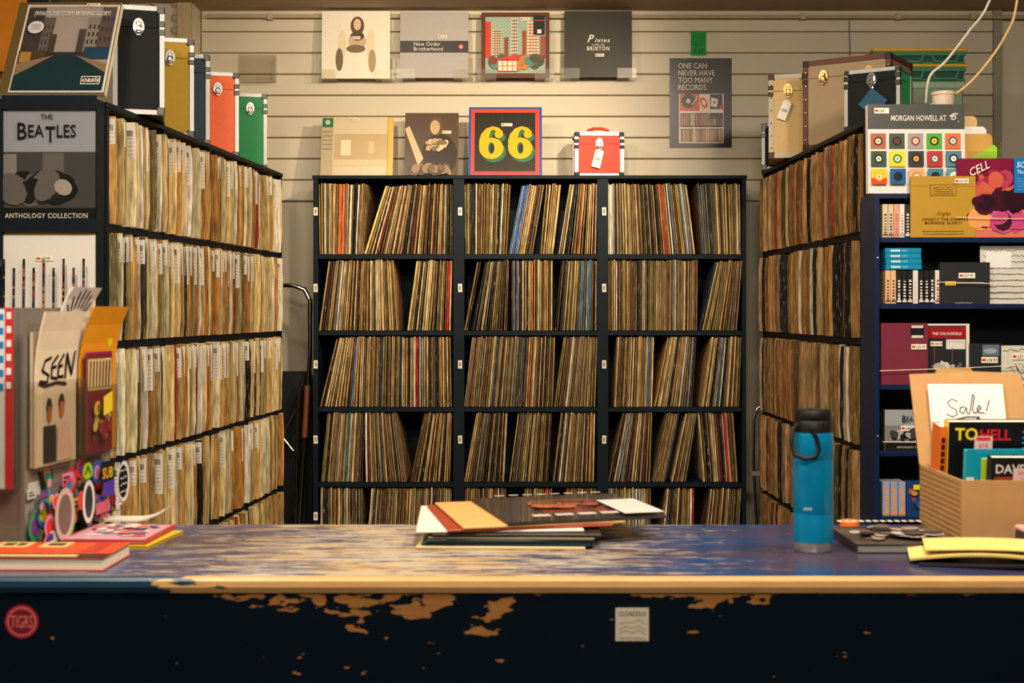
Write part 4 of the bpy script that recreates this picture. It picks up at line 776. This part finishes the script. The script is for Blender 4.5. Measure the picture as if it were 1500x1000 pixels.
# ------------------------------------------------------------------ the counter
CT = .96; CF, CB = 2.14, 2.67
def paint(name, top):
    m = bpy.data.materials.new(name); m.use_nodes = True; nt = m.node_tree; B = nt.nodes['Principled BSDF']; N = nt.nodes.new; Lk = nt.links.new
    tc = N('ShaderNodeTexCoord')
    def noise(scale, st, det=6, off=(0, 0, 0), rough=.6):
        mp = N('ShaderNodeMapping'); mp.inputs['Scale'].default_value = st; mp.inputs['Location'].default_value = off; n = N('ShaderNodeTexNoise'); n.inputs['Scale'].default_value = scale; n.inputs['Detail'].default_value = det; n.inputs['Roughness'].default_value = rough
        Lk(tc.outputs['Object'], mp.inputs[0]); Lk(mp.outputs[0], n.inputs['Vector']); return n.outputs['Fac']
    def rng(v, a, b, c=0, d=1):
        r = N('ShaderNodeMapRange'); r.inputs[1].default_value = a; r.inputs[2].default_value = b; r.inputs[3].default_value = c; r.inputs[4].default_value = d; Lk(v, r.inputs[0]); return r.outputs[0]
    def math_(op, a, b):
        r = N('ShaderNodeMath'); r.operation = op
        for i, v in enumerate((a, b)):
            if isinstance(v, (int, float)): r.inputs[i].default_value = v
            else: Lk(v, r.inputs[i])
        return r.outputs[0]
    def mix(f, a, b):
        r = N('ShaderNodeMix'); r.data_type = 'RGBA'
        for i, v in ((0, f), (6, a), (7, b)):
            if isinstance(v, tuple): r.inputs[i].default_value = (*lin(v), 1)
            else: Lk(v, r.inputs[i])
        return r.outputs[2]
    sx = N('ShaderNodeSeparateXYZ'); Lk(tc.outputs['Object'], sx.inputs[0]); X, Y, Z = sx.outputs
    wood = mix(noise(6, (2, 14, 14)), (176, 130, 74), (214, 172, 112))
    if top == 1:                                         # worn counter top, more wear around the middle
        paint_c = mix(rng(noise(2.2, (1.2, 3, 1)), .42, .6), (16, 58, 106), (62, 54, 74))
        d = math_('ABSOLUTE', math_('ADD', X, .18), 0); wear = rng(d, .1, .85, .12, -.12)
        ns = noise(7, (1.5, 15, 1), 10, (3, 1, 0), .72); msk = rng(math_('ADD', ns, wear), .555, .60)
        greyw = mix(rng(noise(3, (2, 9, 1), 5, (9, 0, 0)), .4, .6), (168, 160, 146), (176, 144, 100))
        col = mix(msk, paint_c, greyw); Lk(col, B.inputs['Base Color']); Lk(rng(msk, 0, 1, .17, .5), B.inputs['Roughness'])
    elif top == 2:                                       # bare front lip with paint left at one end
        ns = noise(7, (2.2, 6, 9), 7); g = rng(X, -.72, -.4, .3, -.22); msk = rng(math_('ADD', ns, g), .56, .6)
        Lk(mix(msk, wood, (14, 52, 72)), B.inputs['Base Color']); B.inputs['Roughness'].default_value = .4
    else:                                                # painted front with chips at the worn spots
        ns = noise(9, (2.0, 1, 5.2), 7, (1, 0, 4), .55); tot = None
        for (px, py, rx, rz) in ((372, 882, .09, .03), (540, 915, .06, .03), (640, 890, .16, .035), (690, 905, .08, .03), (1070, 885, .09, .03), (500, 884, .06, .02), (880, 868, .5, .012), (1400, 868, .3, .006), (500, 866, .3, .01)):
            c = P(px, py, CF); u = math_('MULTIPLY', math_('ADD', X, -c.x), 1/rx); v = math_('MULTIPLY', math_('ADD', Z, -c.z), 1/rz)
            q = math_('ADD', math_('MULTIPLY', u, u), math_('MULTIPLY', v, v)); q = rng(q, 0, 1.5, .2, 0); tot = q if tot is None else math_('MAXIMUM', tot, q)
        msk = rng(math_('ADD', ns, tot), .695, .705); specks = rng(noise(34, (1, 1, 1.6), 3, (5, 0, 0)), .76, .775)
        c1 = mix(msk, mix(noise(5, (1, 1, 1)), (1, 10, 20), (3, 17, 30)), mix(noise(12, (1, 1, 8)), (128, 82, 40), (166, 116, 62)))
        Lk(mix(math_('MULTIPLY', specks, .5), c1, (70, 100, 110)), B.inputs['Base Color']); B.inputs['Roughness'].default_value = .5; B.inputs['Specular IOR Level'].default_value = .15
    return m
t = empty('shop_counter', (0, 0, 0), 0, 'long wooden shop counter with worn chipped navy paint', 'counter')
b = MB(); b.box(-1.9, 1.9, CF+.012, CB, CT-.028, CT, paint('worn_top_paint', 1)); b.build('worktop', t)
b = MB(); n = 8; prof = [(CF+.012, CT), (CF+.004, CT-.001), (CF, CT-.006), (CF-.001, CT-.016), (CF+.003, CT-.026), (CF+.012, CT-.028)]
b.add([(-1.9, y, z) for y, z in prof]+[(1.9, y, z) for y, z in prof], [[i, i+6, i+7, i+1] for i in range(5)]+[[5, 11, 6, 0], [0, 1, 2, 3, 4, 5], [11, 10, 9, 8, 7, 6]], paint('bare_lip', 2)); o = b.build('front_lip', t)
b = MB(); b.box(-1.9, 1.9, CF+.006, CF+.03, 0, CT-.0285, paint('chipped_front_paint', 3)); b.build('front_panel', t)
b = MB(); b.box(-1.9, -1.87, CF+.031, CB-.02, 0, CT-.0285, NAVYB); b.box(1.87, 1.9, CF+.031, CB-.02, 0, CT-.0285, NAVYB); b.build('side_panel', t)
# stickers on the counter front
p = P(32, 910, CF+.006); a = Art(.5); R = .028; a.ell(0, 0, R, R, (140, 30, 50), 0, 32); a.ell(0, 0, R*.88, R*.88, (190, 84, 84), 0, 32); a.ell(0, 0, R*.74, R*.74, (112, 22, 40), 0, 32); a.text('TIGRS', 0, -R*.36, R*1.05, (204, 104, 100), 'c', .006, fit=R*1.3)
o = a.build('round_sticker', None, (p.x, CF+.0058, p.z)); tag(o, 'round crimson and pink sticker lettered TIGRS on counter front', 'sticker')
p = P(926, 914, CF+.006); a = Art(.5); s = .0275; a.rect(-s, -s, s, s, (196, 186, 166)); a.text('OLDADDLH', 0, s*.5, s*.42, (60, 50, 40), 'c', .01, .72)
for k, z in enumerate((.1, -.25, -.5)): a.line([(-s*.8, z*s-.002), (-s*.4, z*s+.004*(k != 0)), (0, z*s), (s*.4, z*s+.005), (s*.8, z*s-.003)], .0009, (130, 120, 106))
a.scrawl(-s*.8, s*.8, -s*.82, .003, (130, 116, 100), random.Random(2), .0008)
o = a.build('square_sticker', None, (p.x, CF+.0058, p.z)); tag(o, 'square cream sticker with mountain line drawing on counter front', 'sticker')

# record pile on the counter
def flat_sleeve(label, cx, cy, z, rot, t, col, wd=.313, dp=.313, art=None, edge=None):
    b = MB(); b.box(-wd/2, wd/2, -dp/2, dp/2, 0, t, mat(col, .4), .0012)
    if edge: b.box(-wd/2+.004, wd/2-.004, -dp/2-.0004, dp/2-.003, .001, t-.001, mat(edge, .6))
    o = b.build('record_sleeve'); o.location = (cx, cy, z); o.rotation_euler = (0, 0, rot); tag(o, label, 'record', 'pile of records on the counter')
    if art:
        k = art.build('printed_cover', o); k.rotation_euler = (-math.pi/2, 0, 0); k.location = (0, 0, t)
    return o
z = CT+.0005
for (lb, cx, cy, rot, tt, c, e) in (('cream record sleeve at the bottom of the counter pile', -.042, 2.545, -.03, .005, (206, 180, 130), None), ('dark teal record sleeve low in the counter pile', -.03, 2.55, -.04, .0055, (12, 50, 58), (8, 40, 50)), ('black-teal record sleeve in the middle of the counter pile', -.025, 2.548, -.02, .005, (16, 60, 66), (10, 30, 36)),
     ('thin black record sleeve in the counter pile', -.02, 2.55, -.05, .005, (20, 24, 26), (150, 130, 90)), ('dark brown record sleeve above the teal ones in the pile', -.015, 2.55, -.01, .0045, (44, 32, 24), None), ('white record sleeve jutting out of the counter pile', -.055, 2.565, .05, .004, (222, 212, 196), None), ('rust-red record sleeve under the buff one in the pile', -.02, 2.57, .2, .004, (150, 56, 34), None)):
    flat_sleeve(lb, cx, cy, z, rot, tt, c, edge=e); z += tt+.0006
flat_sleeve('buff record sleeve with worn white edge in the counter pile', -.0, 2.575, z, .235, .005, (206, 160, 96)); z += .0056
a = Art(.25, .3); h = .1565; a.rect(-h, -h, h, h, (50, 44, 42)); rd = random.Random(21); a.rect(.0-.06, -.07, .08, .1, (120, 52, 40)); a.blobs(-.08, -.07, .1, .1, [(150, 64, 46), (90, 60, 40), (60, 44, 40), (170, 90, 60)], 22, .03, rd)
for i in range(5): a.rect(-.1+.045*i+(.02 if i == 4 else 0), -.135, -.065+.045*i+(.02 if i == 4 else 0), -.112, (206, 196, 186))
a.rects([(-.11+.03*i, .135, -.09+.03*i, .146) for i in range(8)], (200, 190, 180)); a.rect(.075, -.15, .156, .03, (222, 216, 208))
flat_sleeve('dark glossy record sleeve with red picture topping the counter pile', .078, 2.592, z, .26, .005, (50, 44, 42), art=a)

# water bottle
t = empty('water_bottle', (.5286, 2.385, CT+.0005), 0, 'bright blue steel water bottle with black loop lid on the counter', 'bottle')
bm_ = mat((0, 122, 168), .35, .25, .04); r = .0363
b = MB(); b.lathe([(.001, 0), (r*.93, 0), (r*.97, .002), (r*.97, .018), (.001, .018)], mat((190, 186, 180), .36, .75), 40); b.build('steel_base', t)
b = MB(); b.lathe([(.001, .0182), (r, .0182), (r, .066), (r*.985, .068), (r*.985, .070), (r, .072), (r, .165), (r*.985, .167), (r*.985, .169), (r, .171), (r, .212), (r*.96, .217), (.001, .217)], bm_, 40); b.build('body', t)
b = MB(); b.lathe([(.001, .2172), (r*.95, .2172), (r*.96, .236), (r*.9, .239), (r*.93, .242), (r*.93, .252), (r*.85, .258), (.001, .259)], BLACK, 40); b.build('lid', t)
b = MB(); pts = [(-r*.85, -.012, .232), (-r*1.15, -.02, .222), (-r*1.22, -.026, .198), (-r*1.1, -.032, .178), (-r*.6, -.04, .172), (-r*.15, -.042, .176), (r*.05, -.04, .19), (-r*.05, -.038, .208), (-r*.3, -.036, .226)]
b.tube(pts, .0042, BLACK, 8); b.build('carry_loop', t)
a = Art(.4); a.text('ecoterra', 0, 0, .011, (190, 214, 222), 'c', .004, .9) if False else a.text('eterna', 0, 0, .011, (190, 214, 222), 'c', .004, .9)
o = a.build('logo', t, (-.012, -r*.955, .078)); 

# book lying beside the bottle
def book(name, label, wd, dp, t, loc, rot, cov, page=(206, 198, 182), art=None, spine_x=-1, tilt=None, cat='book', group=None):
    b = MB(); e = empty(name, loc, 0, label, cat, group); e.rotation_euler = tilt if tilt else (0, 0, rot); m = mat(cov, .35)
    b.box(-wd/2, wd/2, -dp/2, dp/2, 0, .0015, m); b.box(-wd/2, wd/2, -dp/2, dp/2, t-.0015, t, m); b.box(min(spine_x*wd/2, spine_x*(wd/2-.002)), max(spine_x*wd/2, spine_x*(wd/2-.002)), -dp/2, dp/2, .0015, t-.0015, m); b.build('cover', e)
    b = MB(); x0, x1 = (-wd/2+.0021, wd/2-.003) if spine_x < 0 else (-wd/2+.003, wd/2-.0021); b.box(x0, x1, -dp/2+.003, dp/2-.003, .0016, t-.0016, mat(page, .7, 0, .2, 300, 0, 0, (.1, .1, 6))); b.build('pages', e)
    if art: k = art.build('printed_cover', e); k.rotation_euler = (-math.pi/2, 0, 0); k.location = (0, 0, t)
    return e
a = Art(.25); rd = random.Random(31); a.rect(-.095, -.097, .095, .097, (84, 72, 64)); a.blobs(-.09, -.08, .09, .06, [(150, 136, 122), (70, 60, 54), (190, 178, 164), (110, 96, 86), (50, 44, 42)], 60, .025, rd)
a.rects([(-.085+.014*i, .072, -.076+.014*i, .09) for i in range(12)], (214, 206, 196))
book('hardback_book', 'dark photo-covered hardback lying beside the blue bottle', .19, .195, .016, (.694, 2.45, CT+.0005), .01, (36, 34, 34), (150, 148, 144), a)
b = MB(); b.lathe([(.001, 0), (.019, 0), (.019, .014), (.017, .016), (.001, .016)], mat((238, 110, 30), .4), 24); o = b.build('bottle_cap'); o.location = (.655, 2.625, CT+.0005); tag(o, 'orange screw cap on the counter behind the hardback', 'cap')
# yellow pad
t = empty('notepad', (.79, 2.27, CT+.0005), -.25, 'folded yellow paper pad with dark backing at the counter edge', 'notepad')
def sheet(name, parent, w, d, zf, th, m, nx=12):
    b = MB(); vs = []; 
    for s in (0, th):
        for i in range(nx+1):
            for y in (-d/2, d/2): x = -w/2+w*i/nx; vs.append((x, y, zf(i/nx, y)+s))
    n2 = (nx+1)*2; fs = []
    for i in range(nx): a_ = 2*i; fs += [[a_, a_+1, a_+3, a_+2], [n2+a_, n2+a_+2, n2+a_+3, n2+a_+1], [a_, a_+2, n2+a_+2, n2+a_], [a_+1, n2+a_+1, n2+a_+3, a_+3]]
    fs += [[0, n2, n2+1, 1], [2*nx, 2*nx+1, n2+2*nx+1, n2+2*nx]]
    b.add(vs, fs, m, True); return b.build(name, parent)
yl = mat((214, 190, 110), .6); sheet('backing', t, .2, .13, lambda u, y: .0005+.006*u*u, .003, mat((30, 30, 34), .4)); o = sheet('sheets', t, .21, .12, lambda u, y: .006+.010*math.sin(u*2.6)+.004*u, .004, yl); o.location = (-.01, .012, 0)
o = sheet('sheets', t, .2, .12, lambda u, y: .0225+.006*math.sin(u*2.2), .002, yl); o.location = (.012, .02, 0)
b = MB(); b.box(.905, .96, 2.34, 2.4, CT+.0005, CT+.035, mat((60, 40, 44), .3), .002); b.box(.904, .961, 2.339, 2.401, CT+.0352, CT+.045, mat((206, 150, 150), .4), .003); tag(b.build('trinket_box'), 'small dark box with pink lid beside the cardboard box', 'box')

# cardboard sale box with books
BX0, BY0 = .8186, 2.435; BW, BD, BH = .27, .26, .121
t = empty('cardboard_box', (BX0, BY0, CT+.0005), 0, 'open cardboard box with a handwritten Sale sign on its flap', 'box'); th = .004
b = MB(); b.box(0, BW, 0, th, 0, BH, CARD); b.box(0, BW, BD-th, BD, 0, BH, CARD); b.box(0, th, th, BD-th, 0, BH, CARD); b.box(BW-th, BW, th, BD-th, 0, BH, CARD); b.box(th, BW-th, th, BD-th, 0, .004, CARD)
rd = random.Random(2)
for k in range(11): zz = .008+.0105*k; b.box(-.0009, 0, .004+rd.uniform(0, .004), BD-.004, zz, zz+.004, CARD)
b.build('box_body', t)
b = MB(); b.add([(.0, BD+.001, BH), (BW-.01, BD+.001, BH), (BW-.04, BD+.055, BH+.186), (.13, BD+.057, BH+.19), (.125, BD+.057, BH+.198), (.06, BD+.057, BH+.197), (.05, BD+.055, BH+.186), (-.005, BD+.055, BH+.184)], [list(range(8))], CARD)
vs = [(x, y+.004, z) for x, y, z in b.v]; n = 8; b.add(vs, [list(range(7, -1, -1))], CARD); b.f += [[i+8, (i+1) % 8+8, (i+1) % 8, i] for i in range(8)]; b.mi += [0]*8; b.smooth += [False]*8; b.build('flap', t)
a = Art(.6); PW, PH = .158, .15; a.rect(-PW/2, 0, PW/2, PH, (222, 216, 208)); ink = (50, 34, 30)
def S(*pts): a.line([((x-.5)*.085-.002, .095+(z-.5)*.05) for x, z in pts], .0022, ink)
S((.3, .85), (.16, .95), (.04, .8), (.1, .62), (.24, .5), (.26, .3), (.14, .18), (.0, .3)); S((.46, .62), (.36, .6), (.32, .42), (.4, .32), (.5, .6), (.5, .34), (.56, .32)); S((.56, .32), (.62, .7), (.68, 1.15), (.72, 1.05), (.64, .5), (.68, .34), (.76, .4)); S((.76, .44), (.86, .56), (.82, .68), (.75, .52), (.8, .36), (.92, .36)); S((1.08, .9), (.98, .45)); S((.96, .34), (.965, .32)); S((.2, .08), (.5, .2), (.8, .18), (.72, .1), (.95, .06))
o = a.build('sale_sign', t, (.108, BD-.0015, BH+.02)); o.rotation_euler = (-.285, 0, 0)
def stood(label, x, y, wd, ht, th_, cov, art=None, rz=0, lean=-.12, spine=None, roll=0):
    e = empty('paperback_book', (BX0+x, BY0+y, CT+.0055), 0, label, 'book', 'books in the sale box'); e.rotation_euler = Euler((-lean, roll, rz), 'XYZ'); m = mat(cov, .35)
    b = MB(); b.box(0, wd, 0, .0012, 0, ht, m); b.box(0, wd, th_-.0012, th_, 0, ht, m); b.box(0, .0015, .0012, th_-.0012, 0, ht, mat(spine, .35) if spine else m); b.build('cover', e)
    b = MB(); b.box(.0016, wd-.003, .0013, th_-.0013, .002, ht-.002, mat((214, 206, 188), .7)); b.build('pages', e)
    if art: art.build('printed_cover', e)
    return e
a = Art(.3); w_, h_ = .165, .215; a.rect(0, 0, w_, h_, (16, 16, 20)); a.text('TO', .012, h_-.036, .034, (232, 206, 30), 'l', .02, .95); a.text('HELL', .062, h_-.036, .03, (206, 30, 44), 'l', .02, .95); a.text('WITH', .146, h_-.012, .028, (30, 160, 206), 'l', .02, .9, 0, 1, -math.pi/2)
e = stood('black paperback lettered TO HELL WITH, with yellow and red spine', .022, .16, w_, h_, .032, (16, 16, 20), a, .0, -.1, (226, 196, 30)); a = Art(.4); a.rect(-.018, -.012, .018, .014, (226, 190, 190)); a.rect(-.014, .005, .014, .012, (206, 60, 60)); a.text('£16', 0, -.008, .012, (196, 70, 70), 'c', .01); a.build('price_sticker', e, (.068, -.003, h_-.042))
b = MB(); b.box(-.0004, 0, .001, .031, 0, .1, mat((196, 24, 40), .4)); b.build('spine_band', e)
a = Art(.3); a.rect(0, 0, .15, .165, (20, 150, 180)); a.rects([(.0, .02, .015, .03), (.0, .05, .015, .07), (.0, .09, .015, .11)], (226, 232, 232))
stood('cyan-covered paperback in the middle of the sale box', .042, .11, .15, .162, .02, (20, 150, 180), a, 0, -.1, (60, 176, 196)); stood('lime green paperback against the black one in the sale box', .062, .075, .14, .15, .012, (170, 196, 30), None, 0, -.1, (170, 196, 30))
a = Art(.3); w_, h_ = .19, .158; a.rect(0, 0, w_, h_, (28, 24, 24)); a.text('DAVE DAVIES', .008, h_-.03, .024, (222, 214, 204), 'l', .015, .95); a.rect(.006, h_-.042, .18, h_-.037, (170, 70, 40)); a.text('LIVING', .075, h_-.062, .017, (222, 214, 204), 'l', .012); a.text('ON', .098, h_-.083, .019, (222, 214, 204), 'l', .012); a.ell(.05, h_-.075, .018, .012, (110, 96, 88))
e = stood('dark paperback lettered DAVE DAVIES at the front of the sale box', .062, .03, w_, h_, .026, (28, 24, 24), a, 0, -.1); a = Art(.4); a.rect(-.02, -.012, .02, .016, (226, 196, 196)); a.text('SALE', 0, .004, .011, (206, 70, 70), 'c', .01); a.text('£8', 0, -.009, .011, (206, 70, 70), 'c', .01); a.build('price_sticker', e, (.06, -.003, h_-.036))
a = Art(.3); a.rect(-.0, 0, .03, .21, (226, 110, 40)); a.text('I WAS BORN', .007, .01, .022, (30, 24, 24), 'l', .01, .9, 0, 1, math.pi/2) if False else a.scrawl(.006, .024, .1, .1, (40, 26, 24), random.Random(3), .002)
e = stood('orange-spined paperback at the side of the sale box', .006, .17, .014, .205, .05, (226, 110, 40), None, 0, -.12)
a = Art(.4); rd = random.Random(8)
for k in range(8): a.rect(.003, .075+.014*k, .011, .085+.014*k, (50, 26, 24))
a.build('spine_print', e)

# ------------------------------------------------------------------ leaflet stand with stickers at the other end of the counter
SA = math.atan2(.345, .045); SO = Vector((-.91, 2.355, CT+.0005)); SL = .348
t = empty('leaflet_stand', SO, SA, 'sticker-covered stand with clear acrylic leaflet pockets on the counter', 'leaflet stand')
GM = mat((112, 106, 98), .4)
b = MB(); b.box(0, SL, 0, .012, 0, .445, GM); b.box(0, .012, .0125, .3, 0, .445, GM); b.build('panel', t)
m = acrylic()
def pocket(x0, x1, z0, z1, dpt, parent, along=True):
    b = MB(); b.box(x0, x1, -dpt, -dpt+.002, z0, z1, m); b.box(x0, x0+.002, -dpt+.002, -.0005, z0, z1, m); b.box(x1-.002, x1, -dpt+.002, -.0005, z0, z1, m); b.box(x0, x1, -dpt+.002, -.0005, z0-.002, z0, m); return b.build('acrylic_pocket', parent)
pocket(.004, .172, .15, .31, .036, t); pocket(.182, .31, .155, .29, .034, t)
rd = random.Random(17); stick = [(226, 60, 50), (40, 90, 170), (230, 200, 40), (40, 40, 44), (222, 214, 206), (120, 60, 140), (220, 130, 170), (60, 150, 90), (206, 206, 200), (30, 120, 180)]
a = Art(.35); a.rect(.002, .002, SL-.002, .148, (150, 140, 132))
for i in range(95):
    x = rd.uniform(.012, SL-.025); z = rd.uniform(.012, .135); s = rd.uniform(.01, .024)
    if rd.random() < .5: a.rect(x-s, z-s*.6, x+s, z+s*.6, rd.choice(stick)); a.rects([(x-s*.8, z-s*.3, x+s*.7, z-s*.05), (x-s*.8, z+s*.1, x+s*.4, z+s*.3)], rd.choice(stick))
    else: a.ell(x, z, s, s*1.1, rd.choice(stick)); a.ell(x, z, s*.65, s*.7, rd.choice(stick))
a.ell(.07, .06, .038, .05, (206, 176, 160)); a.ell(.07, .06, .026, .038, (120, 96, 90)); a.ell(.165, .07, .026, .042, (214, 210, 206)); a.ell(.165, .07, .016, .032, (50, 48, 50)); a.ell(.16, .13, .02, .016, (150, 190, 30)); a.line([(.15, .125), (.16, .138), (.17, .125)], .005, (30, 40, 20))
a.rect(.215, .1, .275, .14, (30, 28, 30)); a.text('SUB', .245, .106, .03, (226, 170, 40), 'c', .02, .9); a.rect(.225, .07, .275, .099, (80, 60, 160)); a.ell(.318, .09, .026, .042, (226, 222, 216)); a.ell(.314, .09, .022, .034, (24, 24, 28)); 
for k in range(4): a.scrawl(.3, .33, .112-.014*k, .006, (226, 222, 216), rd, .0018)
a.text('TOWN', .2, .045, .026, (190, 60, 80), 'c', .02, .9) if False else a.rect(.19, .04, .25, .062, (200, 90, 110))
a.build('stickers', t)
def leaflet(name, label, x0, x1, z0, z1, y, col, art_fn, curl=.03, cat='leaflet', group='leaflets in the acrylic stand', th_=.003, lean=0):
    e = empty(name, SO, SA, label, cat, group); W = x1-x0; H = z1-z0; nz = 8; b = MB(); vs = []
    cf = lambda v: -curl*max(0, v-.55)**2/.2
    for s in (0, th_):
        for i in range(nz+1):
            v = i/nz
            for x in (x0, x1): vs.append((x, y+s+cf(v), z0+H*v))
    n2 = (nz+1)*2; fs = []
    for i in range(nz): k = 2*i; fs += [[k, k+1, k+3, k+2], [n2+k, n2+k+2, n2+k+3, n2+k+1], [k, k+2, n2+k+2, n2+k], [k+1, n2+k+1, n2+k+3, k+3]]
    fs += [[0, n2, n2+1, 1], [2*nz, 2*nz+1, n2+2*nz+1, n2+2*nz]]
    b.add(vs, fs, mat(col, .45)); b.build('pages', e)
    if art_fn: 
        a = Art(.4); art_fn(a, W, H); o = a.build('printed_cover', e, (x0, y-.0006, z0))
        for v in o.data.vertices: v.co.y += cf(max(0, min(1, v.co.z/H)))
    return e
def art_seen(a, w, h):
    a.rect(.002, .002, w-.002, h*.5, (226, 206, 178)); k = (20, 18, 20); L = lambda *p: a.line([(x*w, z*h) for x, z in p], .006, k)
    L((.34, .70), (.2, .68), (.14, .62), (.3, .585), (.26, .54), (.1, .55)); L((.5, .71), (.38, .66), (.36, .57), (.5, .56)); L((.36, .63), (.47, .64)); L((.64, .715), (.54, .66), (.52, .57), (.65, .57)); L((.53, .635), (.62, .645)); L((.7, .56), (.72, .72), (.86, .58), (.92, .73)); L((.06, .54), (.2, .52), (.5, .535), (.72, .52))
    a.ell(.3*w, .38*h, .07*w, .06*h, (40, 34, 34)); a.ell(.3*w, .33*h, .055*w, .055*h, (176, 96, 56)); a.rect(.16*w, .02*h, .46*w, .26*h, (34, 32, 36)); a.ell(.6*w, .4*h, .07*w, .06*h, (50, 36, 30)); a.ell(.6*w, .355*h, .06*w, .055*h, (196, 110, 66)); a.poly([(.46*w, .02*h), (.5*w, .24*h), (.62*w, .29*h), (.8*w, .22*h), (.86*w, .02*h)], (226, 186, 166))
def art_org(a, w, h): a.ell(.6*w, .55*h, .08*w, .05*h, (40, 30, 26)); a.rect(.52*w, .42*h, .66*w, .53*h, (120, 66, 30)); a.ell(.75*w, .75*h, .07*w, .03*h, (236, 206, 30))
def art_mag(a, w, h):
    a.rect(.003, .003, w-.003, h-.003, (130, 30, 50)); a.rect(.03*w, .62*h, .95*w, .93*h, (196, 186, 120)); rd = random.Random(3)
    for i in range(7): a.line([((.1+.12*i)*w, .65*h), ((.14+.12*i)*w, .9*h)], .006, (120, 40, 60))
    a.blobs(.05*w, .05*h, .95*w, .6*h, [(60, 40, 40), (190, 150, 50), (150, 40, 50), (110, 80, 40), (200, 180, 80)], 26, .016, rd); a.poly([(.5*w, .36*h), (.85*w, .4*h), (.85*w, .6*h), (.5*w, .55*h)], (226, 200, 50))
leaflet('leaflet', 'cream leaflet with bold black SEEN lettering in the acrylic stand', .01, .165, .152, .438, -.016, (224, 204, 174), art_seen, .02)
leaflet('leaflet', 'plain bundle of leaflets behind the SEEN leaflet in the stand', .012, .168, .152, .40, -.010, (190, 170, 140), None, .0, th_=.006)
leaflet('booklet', 'orange booklet with curled top behind the comic-style magazine', .19, .345, .157, .448, -.012, (226, 146, 30), art_org, .03)
leaflet('magazine', 'crimson comic-style magazine in the smaller acrylic pocket', .19, .302, .157, .358, -.026, (150, 60, 80), art_mag, .0)
def art_aebz(a, w, h):
    for i in range(7): a.line([(.5*w+.3*w*math.cos(2.7-.36*i), .68*h+.02*math.sin(2.7-.36*i)), (.5*w+.42*w*math.cos(2.7-.36*i), .70*h+.05*math.sin(2.7-.36*i))], .005, (24, 24, 26))
    a.text('AEBZ', .5*w, .58*h, .03, (24, 24, 26), 'c', .03, .8)
leaflet('leaflet', 'white leaflet with black fan-shaped lettering standing at the back', .12, .24, .3, .485, -.004, (222, 216, 206), art_aebz, .03)
def art_red(a, w, h): a.rect(.005, .0, w-.005, h*.98, (200, 40, 40)); a.text('ROCK', .6*w, .5*h, .02, (226, 214, 206), 'l', .02, .8, 0, 1, -math.pi/2) if False else a.rects([(.3*w, (.45+.09*i)*h, .75*w, (.51+.09*i)*h) for i in range(5)], (226, 210, 200))
# pocket on the stand's near end, facing the shop
t2 = empty('leaflet_pocket', SO+Vector((-.004, -.002, .12)), 0, 'clear pocket of leaflets on the near end of the sticker stand', 'leaflet holder')
b = MB(); b.box(-.15, -.002, -.04, -.038, 0, .2, m); b.box(-.004, -.002, -.038, -.001, 0, .2, m); b.box(-.15, -.002, -.038, -.001, -.002, 0, m); b.build('acrylic_pocket', t2)
for i, (x0, x1, h, y, c, lb) in enumerate(((-.0185, -.0045, .325, -.03, (190, 40, 42), 'narrow red leaflet in the near-end pocket'), (-.036, -.0195, .322, -.026, (206, 212, 216), 'white leaflet with blue picture in the near-end pocket'), (-.09, -.037, .33, -.022, (214, 206, 196), 'pale leaflet with brown print in the near-end pocket'), (-.14, -.006, .19, -.012, (96, 84, 74), 'brown-grey leaflet low behind the others in the near-end pocket'))):
    b = MB(); b.box(x0, x1, y, y+.003, .0005, h, mat(c, .45)); o = b.build('leaflet'); o.location = t2.location; tag(o, lb, 'leaflet', 'leaflets in the near-end pocket')
    a = Art(.45); rd = random.Random(i); W = x1-x0
    for k in range(6): a.rect(x0+W*.2, h-.02-.025*k, x0+W*.8, h-.008-.025*k, [(226, 214, 206), (40, 120, 180), (90, 90, 70), (60, 56, 54)][i])
    a.build('printed_cover', o, (0, y, 0))
# magazines on the counter
a = Art(.3); a.rect(-.15, -.0725, .15, .0725, (214, 76, 36)); a.rect(-.15, -.0725, .15, -.035, (60, 40, 34)); a.rects([(-.08, .02, -.02, .07), (0, .02, .05, .07), (-.1, -.065, .1, -.048)], (216, 186, 116)); a.rects([(-.07, .035, -.05, .06), (-.045, .035, -.03, .06), (.01, .035, .04, .06)], (60, 44, 30)); a.rects([(.09, -.02, .12, .06)], (180, 60, 36))
book('catalogue', 'thick orange-covered catalogue lying at the counter edge', .30, .145, .022, (-.862, 2.268, CT+.0005), -.02, (196, 74, 40), (222, 212, 188), a, -1, cat='magazine', group='magazines on the counter')
a = Art(.3); rd = random.Random(41); a.rect(-.082, -.09, .082, .09, (186, 40, 50)); a.rect(-.076, -.08, .076, .085, (196, 150, 160)); a.blobs(-.075, -.07, .075, .08, [(214, 190, 196), (200, 80, 80), (150, 120, 150), (222, 206, 200)], 26, .022, rd)
book('magazine', 'yellow magazine under the pink and red one on the counter', .165, .17, .006, (-.768, 2.485, CT+.0005), -.12, (206, 170, 40), (216, 206, 180), None, -1, cat='magazine', group='magazines on the counter')
book('magazine', 'pink and red picture-covered magazine on the counter', .165, .18, .007, (-.782, 2.495, CT+.0075), -.05, (186, 40, 50), (216, 206, 190), a, -1, cat='magazine', group='magazines on the counter')
b = MB(); o = sheet('leaflet', None, .14, .05, lambda u, y: .016+.022*max(0, u-.55)**2/.2, .004, mat((216, 206, 190), .5)); o.location = (-.795, 2.63, CT+.0005); tag(o, 'white leaflet with curled edge at the back of the counter', 'leaflet')
